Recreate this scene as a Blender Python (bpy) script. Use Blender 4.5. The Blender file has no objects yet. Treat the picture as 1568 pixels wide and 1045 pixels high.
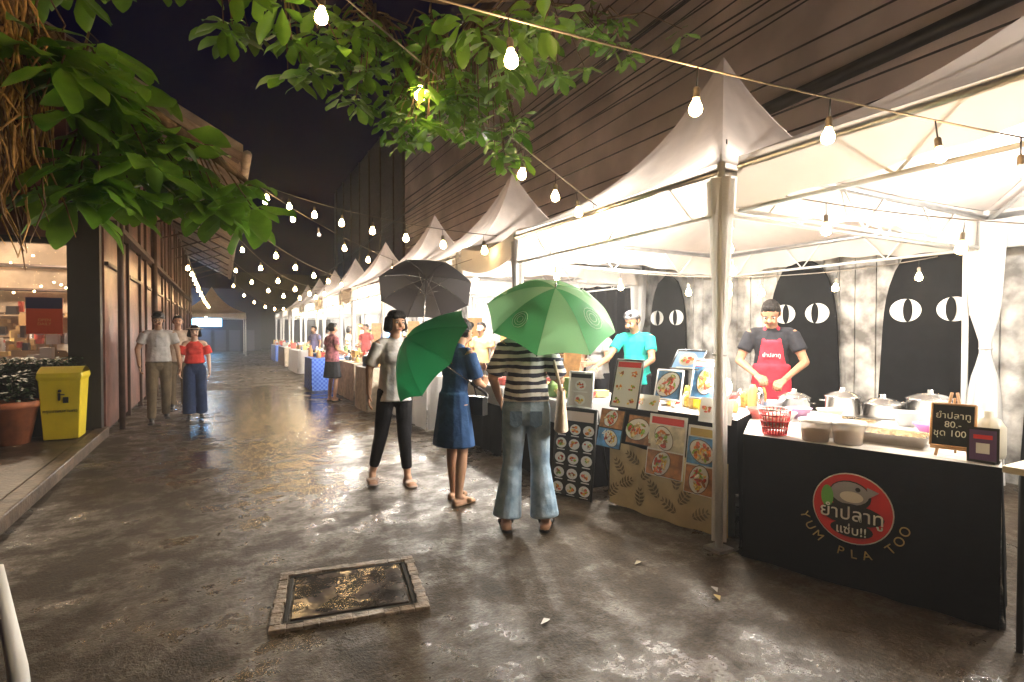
import bpy, bmesh, math, random
import numpy as np
from mathutils import Vector as V, Matrix
random.seed(7)
sc=bpy.context.scene
COL=sc.collection
# ---------------------------------------------------------------- materials
MATS={}
def mat(name,col,rough=.6,metal=0.,var=.0,vs=8.,bump=.0,bs=30.,emit=None,es=0.,trans=0.,spec=.5,col2=None,alpha=1.,coat=0.,detail=6.):
    if name in MATS: return MATS[name]
    m=bpy.data.materials.new(name); m.use_nodes=True
    nt=m.node_tree; N=nt.nodes; L=nt.links
    b=N['Principled BSDF']; out=N['Material Output']
    b.inputs['Base Color'].default_value=(*col,1); b.inputs['Roughness'].default_value=rough
    b.inputs['Metallic'].default_value=metal; b.inputs['Specular IOR Level'].default_value=spec
    b.inputs['Coat Weight'].default_value=coat
    tc=N.new('ShaderNodeTexCoord')
    csock=None
    if var>0 or col2:
        n=N.new('ShaderNodeTexNoise'); n.inputs['Scale'].default_value=vs; n.inputs['Detail'].default_value=detail
        L.new(tc.outputs['Object'],n.inputs['Vector'])
        r=N.new('ShaderNodeValToRGB'); r.color_ramp.elements[0].position=.35; r.color_ramp.elements[1].position=.65
        c2=col2 or tuple(min(1,c*(1+var)) for c in col)
        c1=col if col2 else tuple(c*(1-var) for c in col)
        r.color_ramp.elements[0].color=(*c1,1); r.color_ramp.elements[1].color=(*c2,1)
        L.new(n.outputs['Fac'],r.inputs['Fac']); L.new(r.outputs['Color'],b.inputs['Base Color']); csock=r.outputs['Color']
    if bump>0:
        n2=N.new('ShaderNodeTexNoise'); n2.inputs['Scale'].default_value=bs; n2.inputs['Detail'].default_value=4
        L.new(tc.outputs['Object'],n2.inputs['Vector'])
        bp=N.new('ShaderNodeBump'); bp.inputs['Strength'].default_value=bump; bp.inputs['Distance'].default_value=.02
        L.new(n2.outputs['Fac'],bp.inputs['Height']); L.new(bp.outputs['Normal'],b.inputs['Normal'])
    if emit:
        b.inputs['Emission Color'].default_value=(*emit,1); b.inputs['Emission Strength'].default_value=es
        m.cycles.emission_sampling='NONE'
    if trans>0:
        t=N.new('ShaderNodeBsdfTranslucent'); t.inputs['Color'].default_value=(*col,1)
        if csock: L.new(csock,t.inputs['Color'])
        mx=N.new('ShaderNodeMixShader'); mx.inputs[0].default_value=trans
        L.new(b.outputs[0],mx.inputs[1]); L.new(t.outputs[0],mx.inputs[2]); L.new(mx.outputs[0],out.inputs['Surface'])
    if alpha<1: b.inputs['Alpha'].default_value=alpha
    MATS[name]=m; return m
def stripe_mat(name,c1,c2,freq,axis=2,duty=.5):
    m=mat(name,c1,.8,bump=.6,bs=11); nt=m.node_tree;N=nt.nodes;L=nt.links
    tc=N.new('ShaderNodeTexCoord'); s=N.new('ShaderNodeSeparateXYZ'); L.new(tc.outputs['Object'],s.inputs[0])
    nz=N.new('ShaderNodeTexNoise'); nz.inputs['Scale'].default_value=6; L.new(tc.outputs['Object'],nz.inputs['Vector'])
    w_=N.new('ShaderNodeMath'); w_.operation='MULTIPLY_ADD'; w_.inputs[1].default_value=.035; L.new(nz.outputs['Fac'],w_.inputs[0]); L.new(s.outputs[axis],w_.inputs[2])
    a=N.new('ShaderNodeMath');a.operation='MULTIPLY';a.inputs[1].default_value=freq; L.new(w_.outputs[0],a.inputs[0])
    f=N.new('ShaderNodeMath');f.operation='FRACT';L.new(a.outputs[0],f.inputs[0])
    g=N.new('ShaderNodeMath');g.operation='GREATER_THAN';g.inputs[1].default_value=duty;L.new(f.outputs[0],g.inputs[0])
    mx=N.new('ShaderNodeMix');mx.data_type='RGBA'; mx.inputs[6].default_value=(*c1,1); mx.inputs[7].default_value=(*c2,1)
    L.new(g.outputs[0],mx.inputs[0]); L.new(mx.outputs[2],N['Principled BSDF'].inputs['Base Color']); return m

# ---------------------------------------------------------------- mesh builder
class MB:
    def __init__(s,name): s.name=name; s.v=[]; s.f=[]; s.m=[]; s.sm=[]; s.mats=[]
    def mi(s,m):
        if m not in s.mats: s.mats.append(m)
        return s.mats.index(m)
    def add(s,vs,fs,m,smooth=False):
        o=len(s.v); s.v.extend([tuple(v) for v in vs]); k=s.mi(m)
        for f in fs: s.f.append(tuple(i+o for i in f)); s.m.append(k); s.sm.append(smooth)
    def box(s,c,size,m,rz=0.,R=None):
        hx,hy,hz=size[0]/2,size[1]/2,size[2]/2
        R=R or Matrix.Rotation(rz,3,'Z')
        vs=[V(c)+R@V((x*hx,y*hy,z*hz)) for x in(-1,1) for y in(-1,1) for z in(-1,1)]
        s.add(vs,[(0,1,3,2),(4,6,7,5),(0,4,5,1),(2,3,7,6),(0,2,6,4),(1,5,7,3)],m)
    def quad(s,a,b,c,d,m): s.add([a,b,c,d],[(0,1,2,3)],m)
    def tube(s,pts,rad,m,n=8,cap=True,smooth=True):
        pts=[V(p) for p in pts]
        if not hasattr(rad,'__len__'): rad=[rad]*len(pts)
        vs=[];fs=[]; prev=None
        for i,p in enumerate(pts):
            d=(pts[min(i+1,len(pts)-1)]-pts[max(i-1,0)]); d=d.normalized() if d.length>1e-9 else V((0,0,1))
            if prev is None: u=d.orthogonal().normalized()
            else:
                u=prev-d*prev.dot(d); u=u.normalized() if u.length>1e-6 else d.orthogonal().normalized()
            prev=u; w=d.cross(u)
            for k in range(n):
                a=2*math.pi*k/n; vs.append(p+(u*math.cos(a)+w*math.sin(a))*rad[i])
        for i in range(len(pts)-1):
            for k in range(n):
                fs.append((i*n+k,i*n+(k+1)%n,(i+1)*n+(k+1)%n,(i+1)*n+k))
        if cap: fs.append(tuple(range(n))[::-1]); fs.append(tuple((len(pts)-1)*n+k for k in range(n)))
        s.add(vs,fs,m,smooth)
    def lathe(s,c,prof,m,n=20,smooth=True,axis=None):
        c=V(c); R=Matrix.Identity(3)
        if axis is not None: R=V((0,0,1)).rotation_difference(V(axis).normalized()).to_matrix()
        vs=[];fs=[]
        for r,z in prof:
            for k in range(n):
                a=2*math.pi*k/n; vs.append(c+R@V((max(r,1e-4)*math.cos(a),max(r,1e-4)*math.sin(a),z)))
        for i in range(len(prof)-1):
            for k in range(n): fs.append((i*n+k,i*n+(k+1)%n,(i+1)*n+(k+1)%n,(i+1)*n+k))
        s.add(vs,fs,m,smooth)
    def ell(s,c,r,m,n=12,R=None):
        if not hasattr(r,'__len__'): r=(r,r,r)
        R=R or Matrix.Identity(3); c=V(c); vs=[];fs=[]; h=n//2+1
        for i in range(h+1):
            t=math.pi*i/h
            for k in range(n):
                a=2*math.pi*k/n; vs.append(c+R@V((r[0]*max(math.sin(t),1e-3)*math.cos(a),r[1]*max(math.sin(t),1e-3)*math.sin(a),r[2]*math.cos(t))))
        for i in range(h):
            for k in range(n): fs.append((i*n+k,(i+1)*n+k,(i+1)*n+(k+1)%n,i*n+(k+1)%n))
        s.add(vs,fs,m,True)
    def grid(s,fn,nu,nv,m,smooth=True):
        vs=[fn(i/nu,j/nv) for i in range(nu+1) for j in range(nv+1)]
        fs=[(i*(nv+1)+j,(i+1)*(nv+1)+j,(i+1)*(nv+1)+j+1,i*(nv+1)+j+1) for i in range(nu) for j in range(nv)]
        s.add(vs,fs,m,smooth)
    def disc(s,c,u,v,ru,rv,m,n=20):
        c=V(c);u=V(u);v=V(v)
        s.add([c+u*ru*math.cos(2*math.pi*k/n)+v*rv*math.sin(2*math.pi*k/n) for k in range(n)],[tuple(range(n))],m)
    def build(s,bevel=0,origin=None):
        me=bpy.data.meshes.new(s.name)
        o=V(origin) if origin is not None else V((0,0,0))
        me.from_pydata([tuple(V(v)-o) for v in s.v],[],s.f); 
        for m in s.mats: me.materials.append(m)
        me.polygons.foreach_set('material_index',s.m); me.polygons.foreach_set('use_smooth',s.sm); me.update()
        ob=bpy.data.objects.new(s.name,me); COL.objects.link(ob); ob.location=o
        if bevel:
            b=ob.modifiers.new('bevel','BEVEL'); b.width=bevel; b.segments=2; b.limit_method='ANGLE'
        return ob
def text(parent,body,loc,u,v,size,m,ext=.001,align='CENTER'):
    cu=bpy.data.curves.new('lettering','FONT'); cu.body=body; cu.size=size; cu.align_x=align; cu.align_y='CENTER'; cu.extrude=ext
    ob=bpy.data.objects.new('lettering',cu); COL.objects.link(ob); cu.materials.append(m)
    u=V(u).normalized(); v=V(v).normalized(); n=u.cross(v)
    M=Matrix((u,v,n)).transposed().to_4x4(); M.translation=V(loc)
    ob.matrix_world=M
    if parent: ob.parent=parent; ob.matrix_parent_inverse=Matrix.Translation(parent.location).inverted()
    return ob
def plight(name,loc,power,col,rad=.04,parent=None):
    l=bpy.data.lights.new(name,'POINT'); l.energy=power; l.color=col; l.shadow_soft_size=rad
    o=bpy.data.objects.new(name,l); COL.objects.link(o); o.location=loc
    if parent: o.parent=parent; o.matrix_parent_inverse=Matrix.Translation(parent.location).inverted()
    return o
WARM=(1,.64,.31); COOL=(1,.94,.84)

black=mat('black_plastic',(.015,.015,.016),.4)
metal=mat('galvanised_metal',(.55,.55,.56),.35,.9,var=.15)
steel=mat('stainless_steel',(.62,.62,.62),.22,1.)
white=mat('white_paint',(.75,.75,.73),.5)
canvas=mat('tent_canvas',(.56,.49,.45),.75,var=.15,vs=2,bump=.35,bs=3,trans=.16)
canvasv=mat('tent_valance_canvas',(.76,.71,.66),.75,var=.08,vs=2,bump=.5,bs=4,trans=.45)
blackcloth=mat('black_cloth',(.005,.0045,.006),.9,bump=.3,bs=6,spec=.08)
whitecloth=mat('white_cloth',(.76,.75,.74),.85,bump=.4,bs=5,trans=.4)
bulb_on=mat('bulb_glass_lit',(1,.9,.7),.3,emit=(1,.66,.30),es=90)
bulb_off=mat('bulb_glass',(.8,.8,.75),.05,alpha=.35)
tube_on=mat('led_lamp_lit',(1,1,1),.3,emit=(1,.96,.9),es=90)

# ---------------------------------------------------------------- ground
def ground_mat():
    m=bpy.data.materials.new('wet_asphalt'); m.use_nodes=True; nt=m.node_tree;N=nt.nodes;L=nt.links;b=N['Principled BSDF']
    tc=N.new('ShaderNodeTexCoord')
    def noise(sc_,det=6,rough=.6,vec=None):
        n=N.new('ShaderNodeTexNoise'); n.inputs['Scale'].default_value=sc_; n.inputs['Detail'].default_value=det; n.inputs['Roughness'].default_value=rough
        L.new(vec or tc.outputs['Object'],n.inputs['Vector']); return n.outputs['Fac']
    def ramp(x,p0,p1,c0,c1):
        r=N.new('ShaderNodeValToRGB'); e=r.color_ramp.elements; e[0].position=p0;e[1].position=p1;e[0].color=(*c0,1);e[1].color=(*c1,1); L.new(x,r.inputs['Fac']); return r.outputs['Color']
    big=noise(.55,8,.62); mid=noise(3.2,8,.72); fine=noise(60,4,.65); grit=noise(170,2)
    vm=N.new('ShaderNodeVectorMath'); vm.operation='SUBTRACT'; vm.inputs[1].default_value=(.75,9.8,0); L.new(tc.outputs['Object'],vm.inputs[0])
    vs=N.new('ShaderNodeVectorMath'); vs.operation='MULTIPLY'; vs.inputs[1].default_value=(.62,.17,0); L.new(vm.outputs[0],vs.inputs[0])
    ln=N.new('ShaderNodeVectorMath'); ln.operation='LENGTH'; L.new(vs.outputs[0],ln.inputs[0])
    ad=N.new('ShaderNodeMath'); ad.operation='MULTIPLY_ADD'; ad.inputs[1].default_value=-.17; ad.inputs[2].default_value=.20; L.new(ln.outputs['Value'],ad.inputs[0])
    cl=N.new('ShaderNodeMath'); cl.operation='MAXIMUM'; cl.inputs[1].default_value=0; L.new(ad.outputs[0],cl.inputs[0])
    s1=N.new('ShaderNodeMath'); s1.operation='ADD'; L.new(cl.outputs[0],s1.inputs[0])
    mm=N.new('ShaderNodeMath'); mm.operation='MULTIPLY_ADD'; mm.inputs[1].default_value=.6; L.new(mid,mm.inputs[0]); 
    b2=N.new('ShaderNodeMath'); b2.operation='MULTIPLY'; b2.inputs[1].default_value=.45; L.new(big,b2.inputs[0]); L.new(b2.outputs[0],mm.inputs[2])
    L.new(mm.outputs[0],s1.inputs[1])
    wet=s1.outputs[0]
    rg=ramp(wet,.50,.64,(.55,)*3,(.08,)*3)
    L.new(rg,b.inputs['Roughness'])
    c=ramp(mid,.3,.7,(.012,.0075,.004),(.062,.041,.021))
    mx=N.new('ShaderNodeMix'); mx.data_type='RGBA'; mx.blend_type='MULTIPLY'; mx.inputs[0].default_value=.85
    L.new(c,mx.inputs[6]); L.new(ramp(fine,.3,.7,(.15,)*3,(1.9,)*3),mx.inputs[7])
    mx2=N.new('ShaderNodeMix'); mx2.data_type='RGBA'; mx2.blend_type='MULTIPLY'; mx2.inputs[0].default_value=1
    L.new(mx.outputs[2],mx2.inputs[6]); L.new(ramp(wet,.50,.64,(1.,)*3,(.6,)*3),mx2.inputs[7]); L.new(mx2.outputs[2],b.inputs['Base Color'])
    h=N.new('ShaderNodeMath'); h.operation='MULTIPLY_ADD'; h.inputs[1].default_value=.6; L.new(fine,h.inputs[0])
    h0=N.new('ShaderNodeMath'); h0.operation='MULTIPLY_ADD'; h0.inputs[1].default_value=.2; L.new(grit,h0.inputs[0]); 
    md=noise(12,5); m4=N.new('ShaderNodeMath'); m4.operation='MULTIPLY'; m4.inputs[1].default_value=.8; L.new(md,m4.inputs[0])
    L.new(m4.outputs[0],h0.inputs[2]); L.new(h0.outputs[0],h.inputs[2])
    bp=N.new('ShaderNodeBump'); bp.inputs['Distance'].default_value=.015
    L.new(ramp(wet,.50,.66,(1.,)*3,(.22,)*3),bp.inputs['Strength']); L.new(h.outputs[0],bp.inputs['Height']); L.new(bp.outputs['Normal'],b.inputs['Normal'])
    L.new(ramp(wet,.48,.62,(.28,)*3,(.8,)*3),b.inputs['Specular IOR Level'])
    return m
GM=ground_mat()
g=MB('ground'); g.quad((-150,-60,0),(150,-60,0),(150,250,0),(-150,250,0),GM); g.build()

sw=MB('sidewalk'); conc=mat('wet_concrete',(.06,.040,.026),.4,var=.5,vs=4,bump=.5,bs=25,spec=.35)
sw.box((-4.2,6.4,.055),(5.4,5.18,.11),conc); sw.box((-1.42,6.4,.06),(.14,5.18,.128),mat('kerb_concrete',(.10,.07,.048),.45,var=.5,vs=6,bump=.5,spec=.35))
sw.build(bevel=.012)
h=MB('drain_hatch'); fr=mat('hatch_concrete',(.17,.13,.095),.4,var=.6,vs=14,bump=.8,bs=40); pl=mat('hatch_plate',(.07,.06,.055),.10,.3,var=.7,vs=7,bump=.30,bs=7)
cx,cy=.60,2.97; rz=-.17; Rz=Matrix.Rotation(rz,3,'Z')
hw,hh=.35,.30
for (dx,dy,w,l) in((0,hh,2*hw+.05,.055),(0,-hh,2*hw+.05,.055),(-hw,0,.055,2*hh-.056),(hw,0,.055,2*hh-.056)):
    p=Rz@V((dx,dy,0)); n_=10
    for q in range(n_):
        o_=V((((q+.5)/n_-.5)*w,0,0)) if w>l else V((0,((q+.5)/n_-.5)*l,0))
        pp_=p+Rz@o_; h.box((cx+pp_.x,cy+pp_.y,.004+random.uniform(-.003,.003)),((w/n_ if w>l else w+random.uniform(-.012,.006)),(l/n_ if l>w else l+random.uniform(-.012,.006)),.026),fr,rz+random.uniform(-.03,.03))
for (dx,dy,w,l) in((0,hh-.042,2*hw-.06,.022),(0,-hh+.042,2*hw-.06,.022),(-hw+.042,0,.022,2*hh-.11),(hw-.042,0,.022,2*hh-.11)):
    p=Rz@V((dx,dy,0)); h.box((cx+p.x,cy+p.y,.004),(w,l,.012),mat('hatch_gap',(.006,.005,.004),.7),rz)
h.box((cx,cy,.005),(2*hw-.13,2*hh-.13,.018),pl,rz)
h.build(bevel=.004)
lt=MB('litter'); 
for (x,y,c) in((2.28,1.98,(.6,.5,.2)),(2.34,2.05,(.5,.5,.5)),(1.36,2.2,(.5,.48,.45)),(1.1,3.9,(.3,.28,.22)),(.3,4.6,(.3,.28,.2)),(2.2,2.5,(.2,.16,.08))):
    mm_=mat('litter_%d'%int(x*100),c,.4); a=random.random()*3
    lt.add([V((x+math.cos(a+t)*r,y+math.sin(a+t)*r,.004+zz)) for t,r,zz in((0,.035,.002),(1.2,.018,.012),(3.1,.035,.002),(4.4,.018,.012))],[(0,1,2,3)],mm_)
lt.build()

# ---------------------------------------------------------------- left building
lb=MB('left_building')
brown=mat('brown_metal_cladding',(.20,.085,.065),.34,.35,var=.5,vs=2.2,bump=.25,bs=4)
brown2=mat('brown_frame',(.07,.04,.03),.45,.2,var=.3)
dark=mat('dark_wall',(.02,.017,.016),.5)
soffit=mat('roof_soffit',(.38,.30,.24),.7,var=.3,vs=3)
WX=-1.43
y=9.0
lb.box((WX-.12,20.5,2.55),(.2,22.9,5.1),brown2)
i=0
while y<31:
    w=[1.25,.75,1.5,.9][i%4]
    lb.box((WX+.01,y+w/2,1.45),(.06,w-.07,2.75),brown)
    lb.box((WX+.01,y+w/2,3.9),(.05,w-.05,1.9),brown)
    lb.box((WX+.045,y+w-.01,2.4),(.07,.07,4.8),brown2)
    if i%2==0: lb.box((WX+.06,y+w/2,2.32),(.05,w-.1,.05),brown2); lb.box((WX+.06,y+w*.8,1.05),(.06,.03,.22),metal)
    y+=w; i+=1
lb.tube([(WX+.16,9.5,0),(WX+.16,9.5,4.6)],.04,brown2); lb.tube([(WX+.16,14,0),(WX+.16,14,4.6)],.05,brown2)
lb.box((WX+.1,20,2.9),(.12,21.5,.08),brown2)
lb.box((-1.58,8.93,1.9),(.34,.16,3.8),dark)
lb.box((-6.2,8.98,.52),(8.9,.12,.95),dark)
lb.box((-6.2,8.98,3.9),(8.9,.14,2.7),brown)
for xx in(-2.7,-3.9,-5.2): lb.box((xx,8.97,1.77),(.07,.1,1.55),black)
lb.box((-6.2,8.95,2.56),(8.9,.1,.08),black)
lb.add([(WX-.1,8.99,5.1),(-10,8.99,5.1),(-10,8.99,7.6),(-5.5,8.99,7.35)],[(0,1,2,3)],brown)
def roofz(x): return 4.30+(.33-x)*.54
a=.33;bx=-5.5
for zoff,m_ in((.0,soffit),(.14,brown)):
    lb.quad((a,9.9,roofz(a)+zoff),(a,33,roofz(a)+zoff),(bx,33,roofz(bx)+zoff),(bx,9.9,roofz(bx)+zoff),m_)
lb.quad((a,9.9,roofz(a)),(bx,9.9,roofz(bx)),(bx,9.9,roofz(bx)+.14),(a,9.9,roofz(a)+.14),soffit)
lb.quad((a,9.9,roofz(a)),(a,9.9,roofz(a)+.14),(a,33,roofz(a)+.14),(a,33,roofz(a)),soffit)
lb.tube([(a+.06,9.85,4.28),(a+.06,33,4.28)],.07,soffit)
for k in range(10):
    yy=10.3+k*2.3
    lb.tube([(a-.05,yy,roofz(a)-.05),(WX,yy,roofz(WX)-.08)],.03,brown2,6); lb.tube([(a-.3,yy,roofz(a-.3)-.05),(WX+.05,yy,3.9)],.022,brown2,6)
inter=mat('shop_interior_wall',(.6,.46,.33),.7,var=.4,vs=2)
lb.quad((-1.8,12.2,0),(-9,12.2,0),(-9,12.2,3),(-1.8,12.2,3),inter)
lb.quad((-1.7,9.1,.3),(-9,9.1,.3),(-9,12.2,.3),(-1.7,12.2,.3),mat('shop_floor',(.2,.15,.1),.4))
lb.quad((-1.7,9.1,3),(-9,9.1,3),(-9,12.2,3),(-1.7,12.2,3),inter)
for k in range(130):
    xx=-1.85-random.random()*2.8; zz=.95+random.random()*.4+(.6*random.random() if k%2==0 else 0)
    lb.box((xx,9.6+random.random()*2,zz),(.04+random.random()*.11,.12,.05+random.random()*.2),mat('shop_good_%d'%(k%6),[(.6,.1,.08),(.7,.7,.7),(.3,.2,.1),(.7,.5,.2),(.1,.1,.12),(.5,.5,.55)][k%6],.5))
for k in range(4): lb.box((-3.5,11.9,1.3+k*.4),(4,.4,.03),brown2)
for k in range(44): lb.ell((-1.9-random.random()*2,9.5+random.random()*2,1.6+random.random()*.9),.013,bulb_on,6)  # glowing dots stand in for string lights reflected in the window
lbo=lb.build()
glass=mat('window_glass',(.6,.65,.7),.03,alpha=.22,spec=.8)
gw=MB('window_pane'); gw.quad((-1.75,8.97,1.0),(-9,8.97,1.0),(-9,8.97,2.52),(-1.75,8.97,2.52),glass); go=gw.build(); go.parent=lbo
plight('shop_light',(-2.6,10.3,2.6),240,(1,.80,.58),.1,lbo)
sg=MB('shop_sign'); sg.box((-1.98,8.86,1.6),(.36,.02,.46),mat('red_sign',(.62,.08,.03),.5)); sg.box((-1.98,8.845,1.76),(.36,.012,.14),mat('navy_sign',(.03,.03,.09),.5))
so=sg.build(); text(so,'OPEN\nDAILY',(-1.98,8.845,1.52),(1,0,0),(0,0,1),.05,mat('sign_orange',(.7,.3,.1),.5))

bn=MB('waste_bin'); yel=mat('yellow_plastic',(.80,.62,.02),.4,var=.06,vs=5)
bx_,by_=-1.69,8.35
def ring(z,w,d): w*=.84; return [V((bx_+sx*w/2,by_+sy*d/2,z)) for sx,sy in((-1,-1),(1,-1),(1,1),(-1,1))]
r0=ring(.12,.40,.36); r1=ring(.82,.48,.44); r2=ring(.86,.52,.48); r3=ring(.91,.50,.46)
allr=r0+r1+r2+r3
bn.add(allr,[(3,2,1,0)]+[(a_*4+i,a_*4+(i+1)%4,a_*4+4+(i+1)%4,a_*4+4+i) for a_ in range(3) for i in range(4)],yel)
bn.grid(lambda u,v:V((bx_-.21+.42*u,by_-.23+.46*v,.91+.07*math.sin(math.pi*v))),6,8,yel)
bno=bn.build(bevel=.012)
pic=MB('litter_pictogram'); pic.ell((bx_,by_-.222,.70),(.018,.006,.018),black); pic.box((bx_-.005,by_-.219,.63),(.022,.006,.09),black); pic.box((bx_+.02,by_-.219,.655),(.05,.006,.014),black); pic.box((bx_+.055,by_-.217,.59),(.05,.006,.07),black); po=pic.build(); po.parent=bno
text(bno,'กรุงเทพมหานคร',(bx_,by_-.207,.46),(1,0,0),(0,.115,1),.05,black)
def leafmesh(mb,base,d,up,L_,W_,m,droop=.3,fold=.18,ob=True):
    d=V(d).normalized(); s=d.cross(V(up)); s=s.normalized() if s.length>1e-3 else d.orthogonal().normalized(); n=s.cross(d).normalized()
    prof=[(0,.04),(.18,.30),(.42,.72),(.66,1.0),(.85,.80),(.95,.45),(1.0,.10)]
    vs=[];fs=[]
    wv=random.uniform(-.5,.5)
    for t,w in prof:
        c=V(base)+d*(L_*t)-V((0,0,1))*(droop*L_*t*t)+n*(.04*L_*math.sin(t*9+wv))
        hw_=w*W_/2
        vs+= [c-s*hw_+n*(fold*hw_*2), c, c+s*hw_+n*(fold*hw_*2)]
    for i in range(len(prof)-1):
        a_=i*3; fs+=[(a_,a_+1,a_+4,a_+3),(a_+1,a_+2,a_+5,a_+4)]
    mb.add(vs,fs,m,True)
leafdark=mat('planter_leaf',(.02,.05,.015),.5,var=.4,trans=.2,spec=.25)
pp=MB('potted_plant'); terra=mat('terracotta',(.38,.12,.05),.6,var=.2)
pp.lathe((-2.15,8.2,.11),[(.0,0),(.17,0),(.25,.42),(.28,.42),(.28,.49),(.25,.49),(.24,.44),(0,.44)],terra,24)
for k in range(150):
    a_=random.random()*6.28; e=random.random()
    leafmesh(pp,(-2.15+.12*math.cos(a_),8.2+.12*math.sin(a_),.55+.35*random.random()),(math.cos(a_),math.sin(a_),.3+e),(0,0,1),.14,.05,leafdark,.5)
pp.build()
pl2=MB('planter_box'); pl2.box((-2.2,8.75,.5),(1.1,.34,.78),mat('planter_black',(.015,.014,.014),.5))
for k in range(420):
    a_=random.random()*6.28
    leafmesh(pl2,(-2.7+1.05*random.random(),8.6+.3*random.random(),.85+.2*random.random()),(math.cos(a_),math.sin(a_),.3+random.random()),(0,0,1),.13,.05,leafdark,.5)
pl2.build()
wp=MB('white_umbrella_stand'); wp.tube([(-.545,2.2,0),(-.57,2.2,.35),(-.615,2.2,.68)],[.032,.026,.016],white,12); wp.lathe((-.545,2.2,0),[(.0,.05),(.16,.05),(.18,.02),(.18,0)],white,20); wp.build()

# ---------------------------------------------------------------- right tall building
rb=MB('clapboard_building')
sid=mat('painted_siding',(.60,.50,.455),.6,var=.25,vs=.8,bump=.15,bs=3)
gap=mat('siding_gap',(.05,.04,.04),.7)
pz=2.4; X0=6.75; k=0
while pz<10.2:
    hgt=[.30,.46,.30,.62][k%4]; k+=1
    rb.add([(X0-.05,-8,pz),(X0-.05,22,pz),(X0-.03,22,pz+hgt-.02),(X0-.03,-8,pz+hgt-.02)],[(0,1,2,3)],sid)
    rb.add([(X0-.05,-8,pz),(X0+.03,-8,pz-.02),(X0+.03,22,pz-.02),(X0-.05,22,pz)],[(0,1,2,3)],gap)
    pz+=hgt
rb.box((X0+3.05,7,5.1),(6,30,10.2),gap)
rb.box((X0-.05,22,5.2),(.18,.2,10.4),brown2); rb.box((X0-.02,7,10.5),(.4,30.2,.2),brown2)
rb.tube([(X0-.22,-2,4.75),(X0-.22,5.0,4.4)],.09,black)
rb.build()
fb=MB('dark_warehouse'); fb.box((9.7,30,5.3),(6,15.5,10.6),mat('warehouse_wall',(.10,.085,.085),.6,var=.2)); 
for k in range(7): fb.box((6.66,23.5+k*2.2,5.3),(.06,.12,10.6),brown2)
fb.build()
eb=MB('end_building'); eb.box((-2,46,2.2),(9,6,4.4),mat('end_wall',(.03,.027,.04),.6)); eb.box((6,50,3),(10,6,6),dark)
eb.box((-1.6,42.95,2.15),(3.2,.06,.8),mat('cyan_light_panel',(.4,.8,1),.4,emit=(.25,.65,1),es=8)); eb.box((-2.6,42.9,.85),(1.1,.1,1.7),brown2)
for k in range(4): eb.box((-1.0+k*.9,42.9,.75),(.7,.15,1.5),mat('shutter_%d'%k,(.08,.08,.10),.4))
eb.build()
plight('end_blue_light',(-1.7,41,2.4),500,(.25,.55,1),.2)

rw=MB('weathered_wall')
wb=mat('weathered_boards',(.12,.11,.10),.7,vs=3.5,col2=(.70,.68,.64),bump=.4,bs=20,detail=10)
yy=-5.0
while yy<22:
    w=.17+.06*random.random(); rw.box((6.42+.01*random.random(),yy+w/2,1.3),(.05,w-.012,2.6),wb); yy+=w
rw.build()
catm=mat('cat_board_black',(.005,.005,.006),.8,var=.3,spec=.08)
eyew=mat('cat_eye_white',(.74,.74,.70),.6)
def catboard(yc,W=1.06,H=2.33):
    c=MB('cat_cutout_board'); n=16; pts=[]
    for i in range(n+1):
        t=i/n; z=H*t; w=W/2*(1-.22*t)*(1 if t<.6 else math.sqrt(max(0,1-((t-.6)/.4)**2.6)))
        pts.append((w,z))
    vs=[V((6.30,yc-w,z)) for w,z in pts]+[V((6.30,yc+w,z)) for w,z in pts[::-1]]
    k=len(vs); vs2=[v+V((.03,0,0)) for v in vs]
    c.add(vs+vs2,[tuple(range(k)),tuple(range(k,2*k))[::-1]]+[(i,k+i,k+(i+1)%k,(i+1)%k) for i in range(k)],catm)
    for s_ in(-1,1):
        c.disc((6.285,yc+s_*.215,1.62),(0,1,0),(0,0,1),.150,.120,eyew,28)
        c.disc((6.28,yc+s_*.190,1.62),(0,1,0),(0,0,1),.045,.119,catm,24)
    c.build()
for yc in(.45,1.62,2.84,4.22,6.5): catboard(yc, 1.02 if yc<6 else .9)
bk=MB('black_backdrop'); 
bk.grid(lambda u,v:V((6.15+.03*math.sin(u*60),7.0+u*2.8,.1+v*2.15)),80,2,blackcloth); bk.build()

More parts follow.
